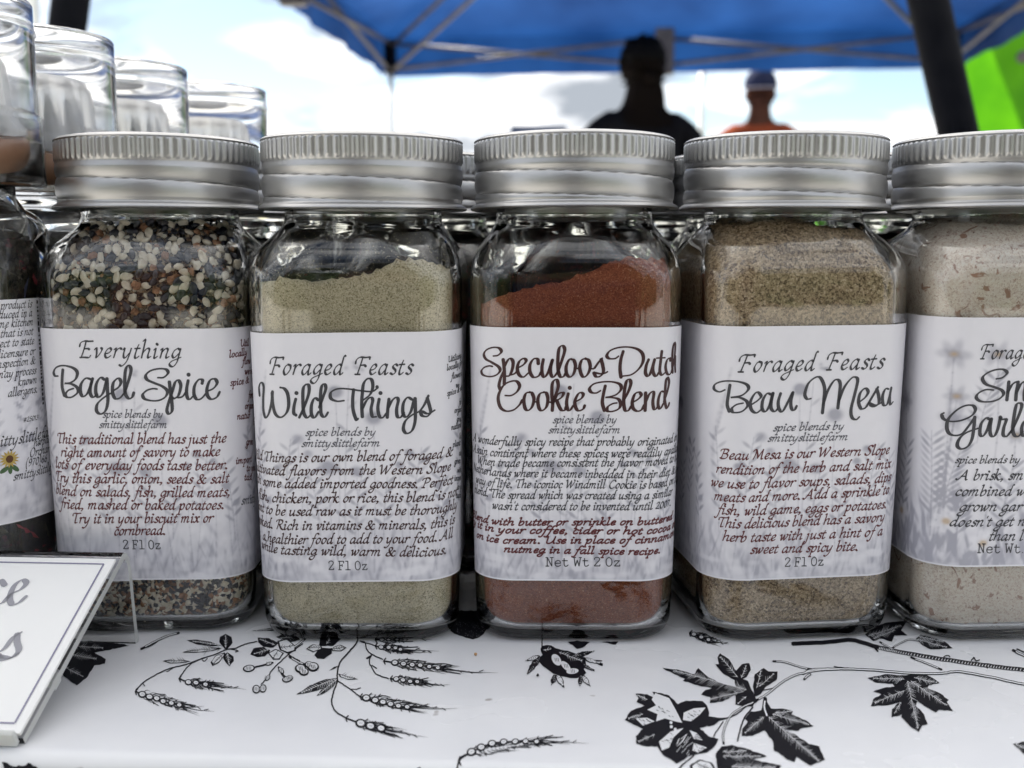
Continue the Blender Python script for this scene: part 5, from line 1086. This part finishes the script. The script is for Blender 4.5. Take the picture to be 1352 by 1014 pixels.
# ------------------------------------------------------------------ stall poles and roof
def pole_line(p1, p2, y, z0, z1):
    a, b_ = at_y(*p1, y), at_y(*p2, y); d = (b_ - a) / (b_.z - a.z); return a + d * (z0 - a.z), a + d * (z1 - a.z)
def pole(p1, p2, y, r, label):
    a, b_ = pole_line(p1, p2, y, GZ, 1.30); root = thing('stall_pole', label, 'pole', tuple(a))
    bm = bmesh.new(); tube(bm, (0, 0, .01), b_ - a, r, None, 32); ob('tube', bm_mesh('tube', bm, M['black_metal'], True), root)
    bm = bmesh.new(); tube(bm, (0, 0, 0), (0, 0, .03), r * 1.35, r * 1.2, 32); ob('rubber_foot', bm_mesh('rubber_foot', bm, M['black_metal'], True), root); return b_
t1 = pole((1223, 0), (1261, 170), .86, .0155, 'thick black tube leaning inward at the right, in front of the lime green tent')
t2 = pole((95, 0), (88, 55), .90, .0150, 'black tube rising behind the clear grinder caps at the upper left')
# plain roof of the stall over the table (out of the frame; added to keep the sun off the jars)
rf = thing('unseen_canopy', 'unseen pale fabric stall roof, added above the table to shade the jars', 'canopy', (0, .5, 1.30))
V = [(-1.7, -.62, 0), (1.7, -.62, 0), (1.7, 1.75, 0), (-1.7, 1.75, 0), (0, .6, .62)]
bm = bmesh.new(); vs = [bm.verts.new(v) for v in V]
for f in ((0, 1, 4), (1, 2, 4), (2, 3, 4), (3, 0, 4)): bm.faces.new([vs[i] for i in f])
bmesh.ops.subdivide_edges(bm, edges=bm.edges[:], cuts=4, use_grid_fill=True); me = bm_mesh('roof_fabric', bm, M['stall_fabric'], True); ob('roof_fabric', me, rf)
bm = bmesh.new()
for a, b_ in ((0, 1), (1, 2), (2, 3), (3, 0)): tube(bm, V[a], V[b_], .014)
ob('frame_bar', bm_mesh('frame_bar', bm, M['black_metal'], True), rf)
for k in range(4):
    bm = bmesh.new(); tube(bm, V[k], (V[k][0], V[k][1], GZ - 1.30), .016); ob('leg', bm_mesh('leg', bm, M['black_metal'], True), rf)

# ------------------------------------------------------------------ blue canopy
BR = R(-5.6); FL = Vector((-.69, 6.0, 0)); EZ = .985; VH = .20; S3 = 3.02; SD = 3.72
can = thing('blue_canopy', 'bright blue pop-up canopy with grey folding frame above the two people', 'canopy', (FL.x, FL.y, GZ), BR)
e = EZ - GZ                                                    # local frame: x to the right along the far side, -y towards the camera
c4_ = [(0, 0), (S3, 0), (S3, -SD), (0, -SD)]; pk = (S3 / 2, -SD / 2, e + VH + .62)
for k in range(4):
    a, b_ = c4_[k], c4_[(k + 1) % 4]
    V = []; F = []; nu, nv = 40, 10
    for i in range(nu + 1):
        f = i / nu; x = a[0] + (b_[0] - a[0]) * f; y = a[1] + (b_[1] - a[1]) * f; sagr = .05 * math.sin(math.pi * f)
        for j in range(nv + 1):
            h_ = j / nv; X = x + (pk[0] - x) * h_; Y = y + (pk[1] - y) * h_; Z = e + VH + (pk[2] - e - VH) * h_ - sagr * math.sin(math.pi * h_) * 1.2 ; V.append((X, Y, Z))
    for i in range(nu):
        for j in range(nv): F.append((i * (nv + 1) + j, i * (nv + 1) + j + 1, (i + 1) * (nv + 1) + j + 1, (i + 1) * (nv + 1) + j))
    ob('roof_panel', mesh('roof_panel', V, F, M['blue_fabric']), can)
    V = []; F = []
    d = Vector((b_[0] - a[0], b_[1] - a[1], 0)).normalized(); nr = Vector((-d.y, d.x, 0))
    for i in range(61):
        f = i / 60; wv = .012 * math.sin(f * 37 + k) + .006 * math.sin(f * 83)
        for j in range(5):
            h_ = j / 4; p = Vector((a[0] + (b_[0] - a[0]) * f, a[1] + (b_[1] - a[1]) * f, e + VH * h_)) + nr * wv * (1 - h_); V.append(p)
    for i in range(60):
        for j in range(4): F.append((i * 5 + j, i * 5 + j + 1, (i + 1) * 5 + j + 1, (i + 1) * 5 + j))
    ob('valance', mesh('valance', V, F, M['blue_fabric']), can)
    bm = bmesh.new(); ins = Vector((S3 / 2 - a[0], -SD / 2 - a[1], 0)).normalized() * .05; tube(bm, (a[0] + ins.x, a[1] + ins.y, 0), (a[0] + ins.x, a[1] + ins.y, e + .02), .015); ob('leg', bm_mesh('leg', bm, M['white_metal'], True), can)
    bm = bmesh.new(); box(bm, (a[0] + ins.x - .03, a[1] + ins.y - .03, e + .01), (a[0] + ins.x + .03, a[1] + ins.y + .03, e + .19), bev=.006); ob('corner_bracket', bm_mesh('corner_bracket', bm, M['black_metal']), can)
    mid = Vector(((a[0] + b_[0]) / 2, (a[1] + b_[1]) / 2, 0)) - nr * .05; A0 = Vector((a[0], a[1], 0)) + ins; B0 = Vector((b_[0], b_[1], 0)) + Vector((S3 / 2 - b_[0], -SD / 2 - b_[1], 0)).normalized() * .05
    for p, q_ in ((A0, mid), (mid, B0)):
        for z0, z1 in ((.17, .03), (.03, .17)):
            bm = bmesh.new(); o_ = Vector((0, 0, e)); off = nr * (.008 if z0 > z1 else -.008); tube(bm, p + off + Vector((0, 0, e + z0)), q_ + off + Vector((0, 0, e + z1)), .011, None, 10); ob('truss_bar', bm_mesh('truss_bar', bm, M['grey_metal'], True), can)
    bm = bmesh.new(); box(bm, (mid.x - .05, mid.y - .03, e - .02), (mid.x + .05, mid.y + .03, e + .22), bev=.006); ob('truss_joint', bm_mesh('truss_joint', bm, M['grey_metal']), can)
    for z0 in (.15, .02):
        bm = bmesh.new(); tube(bm, A0 + Vector((0, 0, e + z0)), Vector((pk[0], pk[1], pk[2] - .05 - (.15 - z0))), .012, None, 10); ob('peak_strut', bm_mesh('peak_strut', bm, M['grey_metal'], True), can)

# lime tent
lt = thing('lime_tent', 'lime green tent wall and roof behind the black tube at the right edge', 'tent', (4.12, 7.6, GZ))
V = []; F = []
for i in range(81):
    x = -1.1 + 3.6 * i / 80
    for j in range(9):
        z = 3.0 * j / 8; V.append((x, .02 * math.sin(x * 5) * (1 - .5 * j / 8) + .004 * math.sin(x * 23), z))
for i in range(80):
    for j in range(8): F.append((i * 9 + j, i * 9 + j + 1, (i + 1) * 9 + j + 1, (i + 1) * 9 + j))
ob('side_wall', mesh('side_wall', V, F, M['lime_fabric']), lt)
ob('roof_panel', mesh('roof_panel', [(-1.15, -.05, 3.0), (2.55, -.05, 3.0), (.7, 1.8, 3.7), (-1.15, 3.6, 3.0), (2.55, 3.6, 3.0)], [(0, 1, 2), (1, 4, 2), (4, 3, 2), (3, 0, 2)], M['lime_fabric'], False), lt)
for y in (.05, 3.5):
    for x in ((-1.1, 2.5) if y < 1 else (.9, 2.5)):
        bm = bmesh.new(); tube(bm, (x, y, 0), (x, y, 3.0), .018); ob('leg', bm_mesh('leg', bm, M['white_metal'], True), lt)
p = at_y(1351, 75, 7.5); bm = bmesh.new(); tube(bm, (0, 0, 0), (0, .05, 0), .045, .03, 20); ob('wall_clip', bm_mesh('wall_clip', bm, M['grey_metal'], True), lt, tuple(p - Vector((4.12, 7.6, GZ))))

# board and white post
p = at_y(711, 166, 5.2); bd = thing('display_board', 'small blue-grey display board on legs beyond the Speculoos lid', 'board', (p.x, 5.2, GZ))
bm = bmesh.new(); box(bm, (-.135, -.012, p.z - GZ - .35), (.135, .012, p.z - GZ), bev=.003); ob('panel', bm_mesh('panel', bm, noise_tint(mat('blue_grey_board', (.13, .16, .25), .6), (.11, .14, .22), (.16, .19, .28), 6)), bd)
for sx in (-.11, .11): bm = bmesh.new(); tube(bm, (sx, .02, 0), (sx, .02, p.z - GZ - .3), .012); ob('leg', bm_mesh('leg', bm, M['grey_metal'], True), bd)
p = at_y(928, 95, 8.0); wp = thing('tent_post', 'thin pale post standing between the two people', 'post', (p.x, 8.0, GZ))
bm = bmesh.new(); tube(bm, (0, 0, .01), (0, 0, p.z - GZ + .25), .026); ob('post', bm_mesh('post', bm, M['white_metal'], True), wp)
bm = bmesh.new(); box(bm, (-.08, -.08, 0), (.08, .08, .01), bev=.002); ob('foot_plate', bm_mesh('foot_plate', bm, M['white_metal']), wp)

# ------------------------------------------------------------------ people
def skin(name, verts, edges, m, parent, root=0, sub=2):
    me = bpy.data.meshes.new(name); me.from_pydata([v[:3] for v in verts], edges, []); me.materials.append(m)
    o = bpy.data.objects.new(name, me); COL.objects.link(o)
    md = o.modifiers.new('Skin', 'SKIN'); sv_ = me.skin_vertices[0].data
    for i, v in enumerate(verts): sv_[i].radius = (v[3], v[4] if len(v) > 4 else v[3]); sv_[i].use_root = (i == root)
    md.use_smooth_shade = True; ss = o.modifiers.new('Sub', 'SUBSURF'); ss.levels = ss.render_levels = sub
    dg = bpy.context.evaluated_depsgraph_get(); ev = bpy.data.meshes.new_from_object(o.evaluated_get(dg)); bpy.data.objects.remove(o)
    ev.polygons.foreach_set('use_smooth', [True] * len(ev.polygons)); return ob(name, ev, parent)
def person(label, x, y, top, rz, skin_m, shirt_m, trous_m, hair_m, cap_m=None, hs=1.0, nks=1.0):
    k = top / 1.78; root = thing('person', label, 'person', (x, y, GZ), rz)
    V = []; E = []
    def add(vx, vy, vz, r, r2=None, par=None):
        V.append((vx * k, vy * k, vz * k, r * k, (r2 or r) * k)); i = len(V) - 1
        if par is not None: E.append((par, i))
        return i
    pel = add(0, 0, .95, .13, .10); ab = add(0, .0, 1.12, .125, .095, pel); ch = add(0, 0, 1.30, .155, .105, ab); sh = add(0, 0, 1.42, .10, .075, ch)
    nk = add(0, 0, 1.50, .058 * nks, .058 * nks, sh); jw = add(0, -.012, 1.575, .060 * hs * nks ** .5, .068 * hs, nk); hd_ = add(0, -.01, 1.655, .080 * hs, .098 * hs, jw); tp = add(0, 0, 1.725, .062 * hs, .075 * hs, hd_)
    add(0, -.118 * hs, 1.62, .013, .016, jw)
    for sx in (-1, 1):
        add(sx * .088 * hs, .0, 1.635, .014, .022, hd_)
        cl = add(sx * .13, 0, 1.425, .06, .06, sh); ar = add(sx * .205, 0, 1.385, .055, .055, cl); el = add(sx * .26, .02, 1.11, .040, .04, ar); wr = add(sx * .27, -.06, .87, .027, .024, el); pm = add(sx * .27, -.08, .80, .034, .016, wr)
        for q, (dx, ln) in enumerate(((-.024, .075), (-.008, .085), (.009, .08), (.025, .062))):
            a = add(sx * .27 + dx, -.085, .765, .009, .009, pm); b_ = add(sx * .27 + dx, -.092, .765 - ln * .5, .008, .008, a); add(sx * .27 + dx, -.088, .765 - ln, .007, .007, b_)
        th_ = add(sx * .27, -.115, .80, .010, .010, wr); add(sx * .27, -.13, .765, .009, .009, th_)
        hp = add(sx * .09, 0, .88, .085, .085, pel); kn = add(sx * .10, -.01, .50, .055, .055, hp); an = add(sx * .10, .02, .09, .038, .04, kn); add(sx * .11, -.12, .035, .035, .03, an)
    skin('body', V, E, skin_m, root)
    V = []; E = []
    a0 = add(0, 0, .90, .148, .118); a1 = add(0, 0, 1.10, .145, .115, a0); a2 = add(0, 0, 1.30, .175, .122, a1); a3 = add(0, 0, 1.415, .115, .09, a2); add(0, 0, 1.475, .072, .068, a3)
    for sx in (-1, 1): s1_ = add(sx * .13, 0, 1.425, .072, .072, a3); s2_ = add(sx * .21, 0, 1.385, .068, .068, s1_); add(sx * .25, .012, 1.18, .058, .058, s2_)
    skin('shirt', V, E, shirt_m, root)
    V = []; E = []
    a0 = add(0, 0, .93, .15, .12)
    for sx in (-1, 1): t_ = add(sx * .09, 0, .84, .10, .10, a0); u_ = add(sx * .10, -.01, .5, .072, .072, t_); add(sx * .10, .02, .12, .06, .065, u_)
    skin('trousers', V, E, trous_m, root)
    if cap_m is None:
        bm = bmesh.new(); bmesh.ops.create_uvsphere(bm, u_segments=28, v_segments=16, radius=1)
        for v in bm.verts:
            if v.co.z < -.1: v.co.z *= .9 if v.co.y > 0 else .1
            v.co = Vector((v.co.x * .093 * hs, v.co.y * .108 * hs + .012, v.co.z * .095 + 1.685)) * k; v.co *= 1 + .012 * math.sin(v.co.x * 190) * math.sin(v.co.z * 170)
        ob('hair', bm_mesh('hair', bm, hair_m, True), root)
    else:
        bm = bmesh.new(); bmesh.ops.create_uvsphere(bm, u_segments=28, v_segments=16, radius=1)
        for v in bm.verts: v.co = Vector((v.co.x * .094 * hs, v.co.y * .112 * hs, max(v.co.z, -.12) * .105 + 1.695)) * k
        ob('cap_crown', bm_mesh('cap_crown', bm, cap_m[0], True), root)
        bm = bmesh.new(); n_ = 16; up_ = []; dn_ = []
        for i in range(n_ + 1):
            a = math.pi * i / n_; px_, py_ = math.cos(a) * .085 * hs, -.075 - math.sin(a) * .095; dz = -.02 * (1 - math.sin(a)) - .03 * math.sin(a)
            up_.append(bm.verts.new(Vector((px_, py_, 1.70 + dz)) * k)); dn_.append(bm.verts.new(Vector((px_, py_, 1.694 + dz)) * k))
        bm.faces.new(up_); bm.faces.new(dn_[::-1])
        for i in range(n_): bm.faces.new((up_[i], dn_[i], dn_[i + 1], up_[i + 1]))
        bm.faces.new((up_[-1], dn_[-1], dn_[0], up_[0])); ob('cap_visor', bm_mesh('cap_visor', bm, cap_m[1]), root)
    return root
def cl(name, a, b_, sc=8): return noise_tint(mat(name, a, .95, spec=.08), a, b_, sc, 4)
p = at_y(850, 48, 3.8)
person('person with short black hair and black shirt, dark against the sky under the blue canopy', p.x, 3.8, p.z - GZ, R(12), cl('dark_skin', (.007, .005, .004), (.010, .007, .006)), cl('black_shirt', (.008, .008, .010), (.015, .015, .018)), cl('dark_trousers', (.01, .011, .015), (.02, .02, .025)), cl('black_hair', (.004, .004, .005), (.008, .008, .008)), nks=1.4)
p = at_y(1005, 93, 6.3)
person('person in a grey and navy cap and orange-red shirt, farther off at the right', p.x, 6.3, p.z - GZ, R(-14), cl('tanned_skin', (.055, .024, .018), (.08, .036, .026)), cl('orange_red_shirt', (.22, .045, .02), (.30, .07, .03)), cl('navy_trousers', (.02, .03, .06), (.03, .04, .07)), None, (cl('navy_cap', (.015, .02, .05), (.03, .035, .07)), cl('pale_visor', (.30, .30, .38), (.36, .36, .44))))

# ------------------------------------------------------------------ added behind the camera, unseen: photographer and trees that darken the glass reflections
person('unseen person in dark clothes, added on the near side to darken glass reflections', -.05, -.66, 1.72, R(180), cl('tanned_hands', (.20, .10, .07), (.26, .14, .1)), cl('charcoal_shirt', (.02, .021, .025), (.03, .03, .034)), cl('blue_jeans', (.02, .03, .06), (.03, .045, .08)), cl('brown_hair', (.03, .018, .01), (.05, .03, .018)))
V = []; F = []; q = np.random.RandomState(11)  # unseen foliage screen, added to darken what the jars mirror
N_ = 26000
cx = q.uniform(-16, 16, N_); cyy = -9 - np.abs(q.normal(0, 1.4, N_)); hh = 2.9 + 1.0 * np.sin(cx * .9) + .7 * np.sin(cx * 2.3 + 1); cz = GZ + q.uniform(0, 1, N_) ** .8 * (hh + 1.0)
d1 = q.normal(0, .16, (N_, 3)); d2 = q.normal(0, .16, (N_, 3)); P0 = np.stack([cx, cyy, cz], 1)
V = np.stack([P0 - d1, P0 + d2, P0 + d1, P0 - d2], 1).reshape(-1, 3); F = np.arange(N_ * 4).reshape(-1, 4)
me = mesh('added_tree_belt', V, F, noise_tint(mat('dark_foliage', (.05, .09, .03), .7), (.03, .055, .018), (.08, .12, .045), 1.2, 3), False)
tag(ob('added_tree_belt', me), None, None, kind='stuff')
